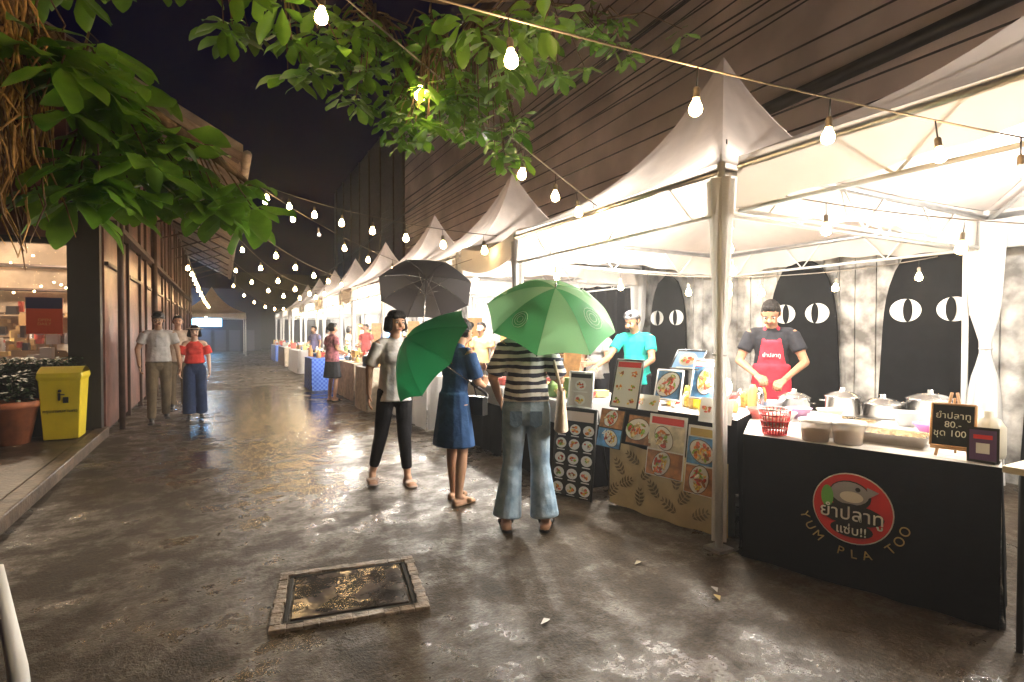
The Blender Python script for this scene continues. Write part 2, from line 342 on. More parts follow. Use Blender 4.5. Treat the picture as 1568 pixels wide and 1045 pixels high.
# ---------------------------------------------------------------- tents
EZ=2.47
def tent(y0,y1,x0=2.8,x1=6.0,peak=4.12,lamps=1,power=170,back=False,skip=(),thin=(0,3),nocurt=(),lod=1,lxo=-.3,col=COOL):
    t=MB('market_tent'); xc=(x0+x1)/2; yc=(y0+y1)/2
    n=14 if lod else 6
    cs=[(x0,y0),(x1,y0),(x1,y1),(x0,y1)]
    for i in range(4):
        a_=V((*cs[i],EZ)); b_=V((*cs[(i+1)%4],EZ)); 
        def fn(u,v):
            e=a_.lerp(b_,u); r=v
            k=(1-r)
            x=e.x*k+xc*r; y=e.y*k+yc*r
            z=EZ+(peak-EZ)*(.42*r+.58*r**3)-.03*math.sin(u*math.pi)*k-.07*math.sin(u*math.pi)*math.sin(r*math.pi)+.008*math.sin(u*23+i)*math.sin(r*math.pi)
            return V((x,y,z))
        t.grid(fn,n*2 if lod else n,n,canvas)
        out=V(((a_.x+b_.x)/2-xc,(a_.y+b_.y)/2-yc,0)).normalized()
        def val(u,v):
            e=a_.lerp(b_,u); s_=.02+.02*math.sin(u*29+i)+.01*math.sin(u*71)
            return V((e.x,e.y,EZ-.03*math.sin(u*math.pi)))+out*(.012+s_*v)-V((0,0,(.27+.05*math.cos(u*math.pi*2)+.012*math.sin(u*40))*v))
        t.grid(val,48 if lod else 8,3,canvasv)
        t.tube([a_-V((0,0,.06)),b_-V((0,0,.06))],.024,metal,8)
        lw_=.17 if a_.x==b_.x and a_.x==x0 else .33
        t.tube([a_-V((0,0,lw_)),b_-V((0,0,lw_))],.014,white,8)
        for j in range(1,6):
            p=a_.lerp(b_,j/6)
            t.tube([p-V((0,0,.06)),a_.lerp(b_,(j+(.5 if j%2 else -.5))/6)-V((0,0,lw_))],.008,white,5)
    for ci,(x,y) in enumerate(cs):
        t.tube([(x,y,EZ-.1),(xc,yc,EZ+.55)],.018,white,6)
        if ci in skip: continue
        t.tube([(x,y,0),(x,y,EZ)],.025,white,10); t.box((x,y,.01),(.13,.13,.02),metal)
        if ci in nocurt: continue
        th=ci in thin; tr_=.022 if th else .06
        sx=1 if x<xc else -1; sy=1 if y<yc else -1
        ph=random.random()*6; ty=1.25
        def cf(u,v,x=x,y=y,sx=sx,sy=sy,ph=ph):
            a2=u*2*math.pi; z=EZ-.1-(EZ-.15)*v
            tie=math.exp(-((z-ty)/.22)**2); topw=max(0,1-v*2.2)
            r=.029+tr_*(1-tie)*(.25+(1.4*topw**1.5 if th else .5+.5*abs(v-.5)*2))
            r*=1+.26*math.sin(a2*5+ph+v*2)
            return V((x+sx*.02+r*math.cos(a2),y+sy*.02+r*1.2*math.sin(a2),z))
        t.grid(cf,40,22,whitecloth)
        t.tube([(x+sx*.02+.038*math.cos(q),y+sy*.02+.043*math.sin(q),ty) for q in [k*.5236 for k in range(13)]],.009,whitecloth,6,False)
    if back: t.grid(lambda u,v:V((x1+.05+.03*math.sin(u*50),y0+u*(y1-y0),.1+v*2.3)),60,2,whitecloth)
    ls=[]
    for k in range(lamps):
        lx=xc+lxo; ly=y0+(k+.5)*(y1-y0)/lamps; lz=2.28
        t.tube([(lx,ly,EZ+.5),(lx,ly,lz+.08)],.006,black,5)
        t.lathe((lx,ly,lz),[(.0,-.09),(.03,-.085),(.052,-.04),(.045,0),(.025,.04),(.022,.05)],tube_on,14)
        t.lathe((lx,ly,lz),[(.024,.05),(.028,.09),(.0,.1)],black,12)
        ls.append((lx,ly,lz-.03))
    o=t.build()
    for p in ls: plight('tent_lamp',p,power/lamps,col,.07,o)
    return o
tent(-1.2,2.28,lamps=2,power=1150,skip=(3,),lxo=.3)
tent(2.42,5.15,lamps=2,power=1350,nocurt=(1,),lxo=-.75)
tent(6.8,9.6,lamps=1,power=1300,lxo=-.7)
tent(10.6,13.5,lamps=1,power=1600,back=True,lxo=-.7)
tent(14.9,17.8,lamps=1,power=1700,back=True,lxo=-.7)
tent(19.1,22.0,lamps=1,power=1600,back=True,lod=0,lxo=-.7)
tent(23.3,26.2,lamps=1,power=1300,back=True,lod=0,lxo=-.7)
tent(27.5,30.4,lamps=1,power=900,back=True,lod=0)
tent(31.7,34.6,lamps=1,power=600,back=True,lod=0)
tent(34.5,37.5,-2.2,1.2,4.0,lamps=1,power=100,lod=0,col=WARM,nocurt=(0,1,2,3))
gp=MB('canvas_fly_sheet')
for a_,b_ in((5.18,6.77),(9.62,10.58),(13.52,14.88),(17.82,19.08),(22.02,23.28),(26.2,27.5)):
    gp.grid(lambda u,v:V((2.86+3.1*v,a_+(b_-a_)*u,2.52+.25*math.sin(v*3.1)-.12*math.sin(u*3.14))),8,10,canvas)
    gp.grid(lambda u,v:V((2.85-.02*v,a_+(b_-a_)*u,2.52-.12*math.sin(u*3.14)-.28*v)),10,2,canvasv)
gp.build()

# ---------------------------------------------------------------- festoon strings
BR=random.Random(3)
def festoon(p0,p1,n,sag=.12,drop=.07,size=1.,off=(),lights=(),power=8,t0=.06,t1=.96,bulbs=None):
    s=MB('festoon_lights'); p0=V(p0);p1=V(p1)
    f=lambda t:p0.lerp(p1,t)-V((0,0,sag*4*t*(1-t)))
    s.tube([f(i/24) for i in range(25)],.0045*max(size,.8),mat('cable_rubber',(.22,.19,.16),.5),5)
    ts=bulbs or [t0+(t1-t0)*i/(n-1) for i in range(n)]; L_=[]
    for i,t in enumerate(ts):
        p=f(t); d=V((BR.uniform(-.12,.12),BR.uniform(-.12,.12),-1)).normalized()
        s.tube([p,p+d*drop],.003,black,5)
        q=p+d*drop
        s.lathe(q,[(.0,.0),(.011*size,.002),(.015*size,.012*size),(.015*size,.045*size),(.018*size,.05*size),(.0,.052*size)],mat('socket_beige',(.25,.20,.15),.5),10,axis=d)
        c=q+d*.05*size
        s.lathe(c,[(.012*size,0),(.016*size,.012*size),(.026*size,.032*size),(.030*size,.048*size),(.026*size,.066*size),(.014*size,.076*size),(0,.079*size)],bulb_off if i in off else bulb_on,12,axis=d)
        if i in off: s.ell(c+d*.04*size,(.004,.004,.015),tube_on,6)
        L_.append(c+d*.045*size)
    o=s.build()
    for i in lights: plight('bulb_light',L_[i],power,WARM,.03,o)
    return L_
festoon((.20,2.80,3.27),(2.90,3.85,2.50),7,sag=.02,drop=.085,size=1.1,off=(2,),lights=(0,1,3,5),power=60,bulbs=[.10,.32,.50,.66,.79,.89,.98])
festoon((.30,1.6,2.42),(3.4,.62,2.05),7,sag=.05,drop=.06,size=.72,off=(4,),lights=(0,1,3),power=24,bulbs=[.15,.34,.49,.62,.735,.84,.95])
festoon((-1.25,2.35,2.95),(1.2,-.6,3.0),6,sag=.10,size=1.1,lights=(0,1),power=58)  # unseen string, added out of frame to light the leaves from the front
festoon((.5,9.9,3.86),(2.8,5.6,2.5),8,sag=.12,size=1.3,lights=(1,5),power=80)
festoon((.5,9.9,3.84),(2.8,9.6,2.66),6,sag=.10,size=1.3,off=(2,),lights=(3,),power=80)
festoon((.36,10.6,3.3),(2.8,14.5,2.8),6,sag=.15,size=1.4,lights=(1,4),power=90)
for k,yy in enumerate((15,20.5,27)):
    festoon((.3,yy,3.8),(2.8,yy+2*(-1)**k,2.75),6,sag=.4,size=1.6,lights=(2,),power=150)
festoon((-.6,12,2.95),(-.6,34,2.9),18,sag=.1,size=1.3,lights=(0,4,9),power=90)
festoon((2.75,6.2,2.3),(2.75,26,2.3),18,sag=.1,size=1.0,lights=(2,6,10,14),power=150)
festoon((3.0,2.5,2.2),(5.9,5.0,2.1),7,sag=.2,size=1.0); festoon((3.0,5.1,2.2),(5.9,2.6,2.1),6,sag=.2,size=1.0); festoon((3.1,2.2,2.25),(5.9,-.6,2.15),6,sag=.25,size=1.0)
cb=MB('overhead_power_cables')
for k in range(6):
    z=5.2+.28*k; cb.tube([V((6.3-.05*k,-4,z+.9)).lerp(V((6.3,24,z)),t/20)-V((0,0,.5*4*(t/20)*(1-t/20))) for t in range(21)],.012,black,5)
cb.tube([V((6.2,5,6.4)).lerp(V((6.4,40,5.4)),t/10) for t in range(11)],.03,black,5)
cb.build()

# ---------------------------------------------------------------- tree
LEAF=mat('tree_leaf',(.065,.19,.018),.36,vs=4,col2=(.22,.44,.05),trans=.45)
bark=mat('bark',(.13,.08,.045),.85,var=.4,vs=12,bump=.8,bs=25)
root=mat('dry_roots',(.42,.25,.09),.85,var=.4,vs=20)
tr=MB('broadleaf_tree')
tr.tube([(-1.9,2.3,0),(-1.85,2.35,1.2),(-1.75,2.4,2.3),(-1.5,2.5,3.2),(-1.0,2.7,3.9)],[.22,.18,.15,.12,.08],bark,14)
def branch(pts,r0,r1): tr.tube(pts,[r0+(r1-r0)*i/(len(pts)-1) for i in range(len(pts))],bark,8)
def rosette(tip,L0,n=7,dn=.6):
    for k in range(n):
        a_=2*math.pi*k/n+random.random()*.6
        d=V((math.cos(a_),math.sin(a_),random.uniform(-dn,.35)))
        l=L0*random.uniform(.6,1.15); leafmesh(tr,tip+d*.012-V((0,0,random.random()*.05)),d,(random.uniform(-.6,.6),random.uniform(-.6,.6),1),l,l*random.uniform(.44,.58),LEAF,random.uniform(.1,.6),random.uniform(.05,.25))
def cluster(start,ctr,rad,n,L0):
    start=V(start);ctr=V(ctr)
    for k in range(n):
        while True:
            q=V((random.uniform(-1,1),random.uniform(-1,1),random.uniform(-1,1)))
            if q.length<1: break
        tip=ctr+V((q.x*rad[0],q.y*rad[1],q.z*rad[2]))
        mid=start.lerp(tip,.55)+V((0,0,.08))
        tr.tube([start.lerp(tip,.15),mid,tip],[.008,.005,.003],bark,5,False)
        rosette(tip,L0,random.randint(5,8))
branch([(-1.6,2.45,3.0),(-1.0,2.8,2.85),(-.55,3.05,2.6),(-.1,3.2,2.35),(.15,3.3,2.2)],.06,.012)
branch([(-.75,2.95,2.75),(-.75,3.05,2.2),(-.6,3.15,1.95)],.03,.008)
cluster((-.55,3.05,2.6),(-.52,2.95,2.50),(.20,.25,.24),10,.25)
cluster((-.5,3.1,2.5),(-.28,3.05,2.28),(.24,.25,.16),11,.24)
cluster((-.2,3.2,2.4),(.02,3.2,2.13),(.20,.2,.14),9,.21)
cluster((-.5,3.1,2.4),(-.50,3.1,2.10),(.22,.25,.13),9,.22)
branch([(-1.3,2.6,3.5),(-.6,2.9,3.3),(0,3.1,3.25),(.6,3.1,3.35),(1.2,3.1,3.4),(2.0,3.0,3.6)],.07,.02)
cluster((-.6,2.9,3.3),(-.55,3.0,3.08),(.35,.3,.16),12,.18)
cluster((0,3.1,3.25),(-.05,3.15,3.14),(.4,.35,.14),16,.16)
cluster((.3,3.1,3.3),(.42,3.3,3.05),(.25,.4,.14),10,.15)
cluster((.8,3.2,3.3),(.85,3.5,3.15),(.45,.5,.30),42,.13)
cluster((1.1,3.1,3.3),(1.15,3.3,3.0),(.30,.4,.32),38,.12)
cluster((1.4,3.1,3.4),(1.55,3.3,3.05),(.35,.4,.38),50,.12)
cluster((1.5,3.1,3.3),(1.75,3.3,2.72),(.14,.25,.16),9,.12)
cluster((1.2,3.1,3.2),(1.05,3.4,2.72),(.12,.25,.14),9,.11)
cluster((1.9,3.1,3.6),(2.1,3.4,3.45),(.5,.5,.14),20,.12)
cluster((2.3,3.1,3.6),(2.8,3.3,3.72),(.5,.4,.10),10,.12)
cluster((1.3,1.8,2.9),(1.05,1.95,2.68),(.28,.2,.07),9,.11)
branch([(1.2,3.1,3.4),(1.3,2.3,3.2),(1.3,1.8,2.95)],.02,.006)
for k in range(300):
    x=-.80+random.gauss(0,.07); y=2.9+random.gauss(0,.08); z0=random.uniform(2.2,3.05); l=random.uniform(.25,.7)
    pts=[V((x,y,z0))]
    for j in range(4): pts.append(pts[-1]+V((random.gauss(0,.03),random.gauss(0,.03),-l/4)))
    tr.tube(pts,[.007,.006,.005,.004,.002],root if k%3 else bark,4,False)
branch([(-1.0,2.9,2.9),(-.9,3.0,2.5),(-.88,3.02,2.0)],.07,.03)
tr.build()

# ---------------------------------------------------------------- people
def seg(p0,p1,r0,r1,lab,u=(1,0,0),cap=None):
    if not hasattr(r0,'__len__'): r0=(r0,r0)
    if not hasattr(r1,'__len__'): r1=(r1,r1)
    return dict(p0=V(p0),p1=V(p1),r0=r0,r1=r1,lab=lab,u=V(u),cap=cap)
def seg_axes(s):
    a=(s['p1']-s['p0']); L=a.length; a=a/L if L>1e-6 else V((0,0,1))
    u=s['u']-a*s['u'].dot(a)
    u=u.normalized() if u.length>.05 else a.orthogonal().normalized()
    return a,L,u,a.cross(u)
def seg_mesh(s,n=14):
    a,L,u,v=seg_axes(s); rings=[]
    c0=s['cap'] if s['cap'] is not None else min(s['r0']); c1=s['cap'] if s['cap'] is not None else min(s['r1'])
    for t in(-88,-60,-30,0): rings.append((s['p0']+a*c0*math.sin(math.radians(t)),[r*math.cos(math.radians(t)) for r in s['r0']]))
    for t in(0,30,60,88): rings.append((s['p1']+a*c1*math.sin(math.radians(t)),[r*math.cos(math.radians(t)) for r in s['r1']]))
    vs=[];fs=[]
    for c,r in rings:
        for k in range(n):
            q=2*math.pi*k/n; vs.append(c+u*r[0]*math.cos(q)+v*r[1]*math.sin(q))
    for i in range(len(rings)-1):
        for k in range(n): fs.append((i*n+k,i*n+(k+1)%n,(i+1)*n+(k+1)%n,(i+1)*n+k))
    fs.append(tuple(range(n))[::-1]); fs.append(tuple((len(rings)-1)*n+k for k in range(n)))
    return vs,fs
def remesh(segs,voxel,smooth=3):
    vs=[];fs=[]
    for s in segs:
        a,b=seg_mesh(s); o=len(vs); vs+=[tuple(x) for x in a]; fs+=[tuple(i+o for i in f) for f in b]
    me=bpy.data.meshes.new('tmp'); me.from_pydata(vs,[],fs); ob=bpy.data.objects.new('tmp',me); COL.objects.link(ob)
    m=ob.modifiers.new('r','REMESH'); m.mode='VOXEL'; m.voxel_size=voxel
    if smooth: m2=ob.modifiers.new('s','SMOOTH'); m2.factor=.5; m2.iterations=smooth
    bpy.context.view_layer.update()
    ev=ob.evaluated_get(bpy.context.evaluated_depsgraph_get()); em=ev.to_mesh()
    co=np.empty(len(em.vertices)*3); em.vertices.foreach_get('co',co); co=co.reshape(-1,3)
    faces=[tuple(p.vertices) for p in em.polygons]
    ce=np.empty(len(faces)*3); em.polygons.foreach_get('center',ce); ce=ce.reshape(-1,3)
    ev.to_mesh_clear(); bpy.data.objects.remove(ob); bpy.data.meshes.remove(me)
    best=np.full(len(faces),1e9); lab=np.zeros(len(faces),int)
    for k,s in enumerate(segs):
        a,L,u,v=seg_axes(s); w=ce-np.array(s['p0']); A=np.array(a)
        t=np.clip((w@A)/max(L,1e-6),0,1); q=w-np.outer(t*L,A)
        rx=s['r0'][0]+(s['r1'][0]-s['r0'][0])*t; ry=s['r0'][1]+(s['r1'][1]-s['r0'][1])*t
        cp=s['cap'] if s['cap'] is not None else min(min(s['r0']),min(s['r1']))
        d=(np.sqrt((q@np.array(u)/rx)**2+(q@np.array(v)/ry)**2+(q@A/max(cp,.008))**2)-1)*np.minimum(rx,ry)
        m_=d<best; best[m_]=d[m_]; lab[m_]=k
    return co,faces,lab
def hand_segs(w,d,n,side,curl,k=1.):
    d=V(d).normalized(); n=V(n); n=(n-d*n.dot(d)).normalized(); t=d.cross(n)*side; S=[]
    w=V(w)
    S.append(seg(w,w+d*.03*k,(.024*k,.018*k),(.032*k,.016*k),'skin',t)); S.append(seg(w+d*.025*k,w+d*.08*k,(.034*k,.014*k),(.036*k,.012*k),'skin',t,.012))
    for i,(off,l) in enumerate(((.030,.066),(.010,.074),(-.010,.069),(-.029,.054))):
        p=w+d*.082*k+t*off*k; ang=0; sp=off*1.2
        dd=(d+t*sp).normalized()
        for j,fr_ in enumerate((.44,.31,.25)):
            ang+=curl*(.7 if j==0 else 1.); q=p+(dd*math.cos(ang)+n*math.sin(ang))*l*fr_*k
            S.append(seg(p,q,.0085*k,.0078*k,'skin')); p=q
    p=w+d*.03*k+t*.028*k+n*.004
    q=p+(d*.6+t*.75+n*.25).normalized()*.035*k; S.append(seg(p,q,.012*k,.0095*k,'skin'))
    r=q+(d*.85+t*(.3-.5*curl)+n*(.2+.6*curl)).normalized()*.032*k; S.append(seg(q,r,.0092*k,.0078*k,'skin')); return S
HAIR=mat('black_hair',(.008,.006,.005),.6,bump=.6,bs=60,spec=.2)
def person(name,loc,face,H=1.65,male=False,cols=None,lean=0.,pose=None,head=(0,0),hair='short',bottom='pants',hem=.08,pr=(.085,.06,.05),topz=.84,sleeve=.6,hatc=None,voxel=.009,apron=False,curl=(.35,.35),neck='crew'):
    cols=cols or {}; pose=pose or {}
    f=V((face[0],face[1],0)).normalized(); rt=V((f.y,-f.x,0)); k=H/1.65
    def U(p):
        p=V(p); o=V((0,0,.92)); q=p-o; q=Matrix.Rotation(-lean,3,'X')@q
        return o+q
    sw_=.175 if male else .152
    J=dict(knR=(.09,.03,.47),anR=(.09,-.01,.085),knL=(-.09,.03,.47),anL=(-.09,-.01,.085),
           elR=(sw_+.06,-.02,1.10),wrR=(sw_+.07,.07,.87),elL=(-sw_-.06,-.02,1.10),wrL=(-sw_-.07,.07,.87))
    J.update(pose); S=[]
    for sd,s_ in(('R',1),('L',-1)):
        hip=V((s_*.08,0,.88)); kn=V(J['kn'+sd]); an=V(J['an'+sd])
        S.append(seg(kn,kn.lerp(an,.35),.046,.050,'skin')); S.append(seg(kn.lerp(an,.35),an,.050,.032,'skin')); S.append(seg(hip,kn,.08,.050,'skin'))
        if bottom in('pants','shorts'):
            if bottom=='pants':
                e=kn.lerp(an,1-max(0,hem-.08)/.39) 
                S.append(seg(hip,kn,(pr[0]+.008,pr[0]+.012),pr[1],'bottom')); S.append(seg(kn,e,pr[1],pr[2],'bottom',cap=.012))
            else: S.append(seg(hip,hip.lerp(kn,.85),pr[0]+.01,pr[1]+.02,'bottom',cap=.01))
        fd=V(J.get('toe'+sd,(s_*.12,1,0))).normalized()
        heel=an+V((0,0,-.05))-fd*.035; toe=an+fd*.15+V((0,0,-.062)); 
        side_=fd.cross(V((0,0,1)))
        S.append(seg(an,an+fd*.06+V((0,0,-.04)),.034,.03,'skin' if 'sandal' in cols else 'shoe'))
        S.append(seg(heel,toe,(.034,.028),(.042,.018),'skin' if 'sandal' in cols else 'shoe',side_))
        if 'sandal' in cols:
            S.append(seg(heel-V((0,0,.028)),toe-V((0,0,.012)),(.042,.010),(.05,.010),'shoe',side_,.03)); S.append(seg(an+fd*.09+V((0,0,-.045))-side_*.04,an+fd*.09+V((0,0,-.045))+side_*.04,.022,.022,'shoe'))
    bl='bottom' if bottom!='dress' else 'top'
    S.append(seg((0,-.01,.86),(0,0,1.0),(.15,.115),(.128,.098),bl))
    if bottom in('skirt','dress'): S.append(seg((0,0,.98),(0,0,hem+.0),(.145,.115),(.215,.17),bl,cap=.012))
    hz=max(topz,.80)
    if bottom!='dress': S.append(seg(U((0,0,1.12)),(0,0,hz),(.142,.112),(.168,.135),'top',cap=.012))
    S.append(seg(U((0,.0,1.0)),U((0,.0,1.16)),(.130,.100),(.138,.105),'top'))
    S.append(seg(U((0,.0,1.14)),U((0,-.005,1.29)),(.140,.108),(sw_-.012,.098),'top'))
    if not male: S.append(seg(U((-.06,.075,1.2)),U((.06,.075,1.2)),.055,.055,'top'))
    S.append(seg(U((-sw_+.035,-.005,1.335)),U((sw_-.035,-.005,1.335)),.052,.052,'skin' if neck=='off' else 'top'))
    S.append(seg(U((0,-.005,1.33)),U((0,-.003,1.375)),(.10,.065),(.06,.058),'skin' if neck=='off' else 'top'))
    S.append(seg(U((0,.0,1.36)),U((0,.02,1.46)),.052,.048,'skin'))
    hs=[]
    for sd,s_,cu in(('R',1,curl[0]),('L',-1,curl[1])):
        sh=U((s_*(sw_-.005),-.005,1.325)); el=V(J['el'+sd]); wr=V(J['wr'+sd])
        S.append(seg(sh,el,.047,.037,'skin')); S.append(seg(el,wr,.037,.025,'skin'))
        if neck!='off': 
            S.append(seg(sh,sh.lerp(el,min(sleeve,1)),.062,.066,'top',cap=.01))
            if sleeve>1: S.append(seg(el,el.lerp(wr,sleeve-1),.055,.05,'top',cap=.01))
        else: S.append(seg(sh.lerp(el,.2),sh.lerp(el,.75),.075,.085,'top',cap=.01))
        d=V(J.get('hd'+sd,wr-el)); nn=V(J.get('hn'+sd,(-s_,.2,0)))
        hs+=hand_segs(wr,d,nn,1 if s_*1>0 else -1,cu)
    yaw,pit=head; nb=U((0,.015,1.43)); HR=Matrix.Rotation(-yaw,3,'Z')@Matrix.Rotation(-lean*.6-pit,3,'X')
    def Q(x,y,z): return nb+HR@V((x,y,z))
    ux=HR@V((1,0,0))
    def hseg(a,b,r0,r1,lab,cap=None): S.append(seg(Q(*a),Q(*b),r0,r1,lab,ux,cap))
    hseg((0,.01,.115),(0,.0,.135),(.072,.088),(.066,.082),'skin',.070)
    hseg((0,.035,.035),(0,.03,.075),(.045,.050),(.062,.062),'skin',.035)
    hseg((0,.098,.095),(0,.112,.070),.010,.015,'skin'); 
    for s_ in(-1,1):
        hseg((s_*.072,.0,.075),(s_*.076,-.005,.105),.012,.015,'skin'); hseg((s_*.035,.085,.055),(s_*.035,.08,.075),.018,.018,'skin')
    if hair!='none':
        hseg((0,-.026,.105),(0,-.010,.150),(.084,.088),(.078,.090),'hair',.070)
        hseg((-.03,.055,.185),(.03,.055,.185),.030,.030,'hair')
    if hair=='bob':
        for s_ in(-1,1): hseg((s_*.066,-.015,.14),(s_*.085,.005,.035),(.028,.065),(.034,.060),'hair',.02)
        hseg((0,-.06,.12),(0,-.065,.02),(.080,.045),(.092,.040),'hair',.02); hseg((-.045,.075,.160),(.045,.075,.160),.026,.026,'hair')
    if hair=='tied': hseg((0,-.09,.12),(0,-.115,.10),.035,.04,'hair'); hseg((0,-.06,.08),(0,-.06,.11),(.06,.04),(.06,.04),'hair')
    if hatc=='cap':
        hseg((0,-.005,.150),(0,-.005,.175),(.090,.102),(.082,.094),'hat',.062); hseg((0,.085,.155),(0,.16,.143),(.066,.009),(.048,.007),'hat',.02)
    if hatc=='hat':
        hseg((0,-.005,.155),(0,-.005,.185),(.090,.102),(.076,.086),'hat',.05); hseg((0,-.005,.158),(0,-.005,.164),(.150,.155),(.130,.135),'hat',.007)
    if hatc=='band': hseg((0,-.005,.160),(0,-.008,.182),(.090,.106),(.080,.094),'hat',.045)
    if apron:
        S.append(seg(U((0,.085,1.27)),U((0,.09,1.02)),(.075,.035),(.13,.04),'apron',cap=.01)); S.append(seg(U((0,.07,1.05)),(0,.08,.5),(.16,.07),(.18,.08),'apron',cap=.01))
        for s_ in(-1,1): S.append(seg(U((s_*.065,.09,1.26)),U((s_*.05,.02,1.39)),.014,.014,'apron'))
    LM=dict(skin=mat('skin_'+('m' if male else 'f')+str(cols.get('tone',0)),cols.get('skin',(.50,.29,.19)),.55,var=.06,bump=.05,spec=.3),
            top=cols['top'],bottom=cols.get('bottom',cols['top']),shoe=cols.get('shoe',black),hair=cols.get('hair',HAIR),hat=cols.get('hat',black),apron=cols.get('apron',black))
    mb=MB(name)
    def W(p): return V((loc[0],loc[1],0))+rt*(p[0]*k)+f*(p[1]*k)+V((0,0,p[2]*k))
    for sg_,vx,sm in((S,voxel,3),(hs,.0042 if voxel<.012 else .0065,1)):
        co,fc,lab=remesh(sg_,vx,sm)
        o=len(mb.v); mb.v.extend([tuple(W(c)) for c in co])
        for fi,f_ in enumerate(fc):
            mb.f.append(tuple(i+o for i in f_)); mb.m.append(mb.mi(LM[sg_[lab[fi]]['lab']])); mb.sm.append(True)
    WR=Matrix((rt,f,V((0,0,1)))).transposed()@HR
    ew=mat('eye_white',(.6,.57,.54),.3); ei=mat('iris',(.02,.012,.01),.2); lip=mat('lips',(.38,.12,.10),.45)
    for s_ in(-1,1):
        mb.ell(W(Q(s_*.031,.082,.103)),(.015*k,.011*k,.0075*k),ew,10,WR); mb.ell(W(Q(s_*.031,.090,.102)),(.007*k,.005*k,.0075*k),ei,8,WR)
        mb.ell(W(Q(s_*.031,.092,.121)),(.019*k,.005*k,.0035*k),HAIR,8,WR)
    mb.ell(W(Q(0,.088,.043)),(.021*k,.008*k,.006*k),lip,10,WR)
    ob=mb.build(origin=(loc[0],loc[1],0))
    return ob,W,J
def cloth(n,c,v=.15,b=1.0,bs=9): return mat(n,c,.85,var=v,vs=10,bump=b,bs=bs,spec=.2)
wht=cloth('white_tee',(.76,.74,.72)); blk=cloth('black_trousers',(.012,.012,.015)); navy=cloth('navy_denim_dress',(.03,.075,.19)); jean=mat('light_denim',(.16,.26,.37),.85,vs=9,col2=(.38,.50,.62),bump=1.0,bs=10)
strp=stripe_mat('striped_knit',(.02,.022,.045),(.72,.71,.69),19.,2,.5)
grey=cloth('grey_tee',(.45,.44,.44)); khaki=cloth('khaki_trousers',(.13,.10,.065)); red=cloth('red_blouse',(.60,.05,.04)); navyp=cloth('navy_trousers',(.02,.035,.09)); teal=cloth('teal_tee',(.02,.42,.37)); dtee=cloth('dark_tee',(.02,.02,.025)); redap=cloth('red_apron',(.55,.03,.05))
def umbrella(apex,grip,R,depth,m1,m2,ext=.1,hc=None):
    u=MB('umbrella'); apex=V(apex);grip=V(grip); ax=(apex-grip).normalized(); e1=ax.orthogonal().normalized(); e2=ax.cross(e1)
    def P(r,a): return apex-ax*(depth*(r/R)**1.9)+e1*r*math.cos(a)+e2*r*math.sin(a)
    for k in range(8):
        a0=k*math.pi/4;a1=a0+math.pi/4
        def fn(s_,t):
            a=a0+(a1-a0)*s_; b=math.sin(s_*math.pi); r=R*t*(1-.075*b*t)
            return P(r,a)-ax*(.012*b*t)
        u.grid(fn,8,10,m1 if k%2 else m2)
        u.tube([P(R*t/6,a0)-ax*.006 for t in range(7)],.003,steel,5); u.ell(P(R,a0),.006,black,6)
        u.tube([P(R*.5,a0)-ax*.006,apex-ax*(depth*1.15)],.0025,steel,5)
    u.tube([apex+ax*.05,apex,grip-ax*ext],[.003,.006,.006],steel,8)
    u.tube([grip+ax*.05,grip-ax*ext],.013,hc or black,8)
    q=grip-ax*ext; u.tube([q+(-ax*math.sin(t)+e1*(1-math.cos(t)))*.03 for t in[i*.4 for i in range(8)]],.011,hc or black,8)
    return u,P
person('woman_in_white_tee',(1.40,4.89),(-.08,-1),1.60,cols=dict(top=wht,bottom=blk,shoe=mat('pale_sandal',(.55,.42,.36),.5),sandal=1),hair='bob',head=(-.30,.05),
  pose=dict(elL=(-.23,.03,1.12),wrL=(-.17,.20,1.13),hdL=(.1,.3,.9),hnL=(.6,.5,-.1),elR=(.235,-.03,1.10),wrR=(.25,.04,.87),knR=(.13,-.02,.48),anR=(.20,-.10,.10),knL=(-.07,.07,.47),anL=(-.10,.06,.085)),
  topz=.80,sleeve=.85,hem=.16,pr=(.082,.066,.050),curl=(.3,1.1),voxel=.0085)
ug,_=umbrella((1.80,5.18,1.93),(1.585,4.68,1.17),.47,.17,mat('umbrella_black',(.07,.065,.07),.5,trans=.35),mat('umbrella_charcoal',(.10,.095,.10),.5,trans=.40)); ug.build()
person('woman_in_navy_dress',(1.66,4.11),(.93,.37),1.52,cols=dict(top=navy,shoe=mat('tan_sandal',(.30,.18,.10),.5),sandal=1),hair='tied',head=(-.1,.25),lean=.14,bottom='dress',hem=.52,sleeve=.85,
  pose=dict(elR=(.20,.10,1.08),wrR=(.14,.24,1.03),hdR=(-.1,.4,.8),hnR=(-.6,.6,0),elL=(-.20,.14,1.09),wrL=(-.10,.36,1.16),knR=(.08,.03,.47),anR=(.08,-.02,.085),knL=(-.08,.05,.47),anL=(-.09,.08,.085)),curl=(1.1,.8),voxel=.0085)
ug,_=umbrella((1.22,3.95,1.35),(1.80,3.98,.96),.42,.24,mat('umbrella_green_dark',(.010,.15,.05),.5,trans=.45),mat('umbrella_green_dark2',(.016,.19,.07),.5,trans=.45)); ug.build()
so_,W6,J6=person('woman_in_striped_top',(1.89,3.32),(.50,.86),1.62,cols=dict(top=strp,bottom=jean,shoe=black,sandal=1),hair='bob',head=(-.2,.05),topz=.94,sleeve=.9,hem=.10,pr=(.088,.070,.105),
  pose=dict(elR=(.24,.0,1.08),wrR=(.15,.22,1.14),hdR=(-.2,.3,.9),hnR=(-.6,.6,0),elL=(-.24,-.02,1.10),wrL=(-.20,.14,.92),knR=(.10,.03,.47),anR=(.135,-.02,.085),knL=(-.10,.02,.47),anL=(-.14,-.03,.085)),curl=(1.1,.5),voxel=.0085)
pu=MB('back_pocket'); 
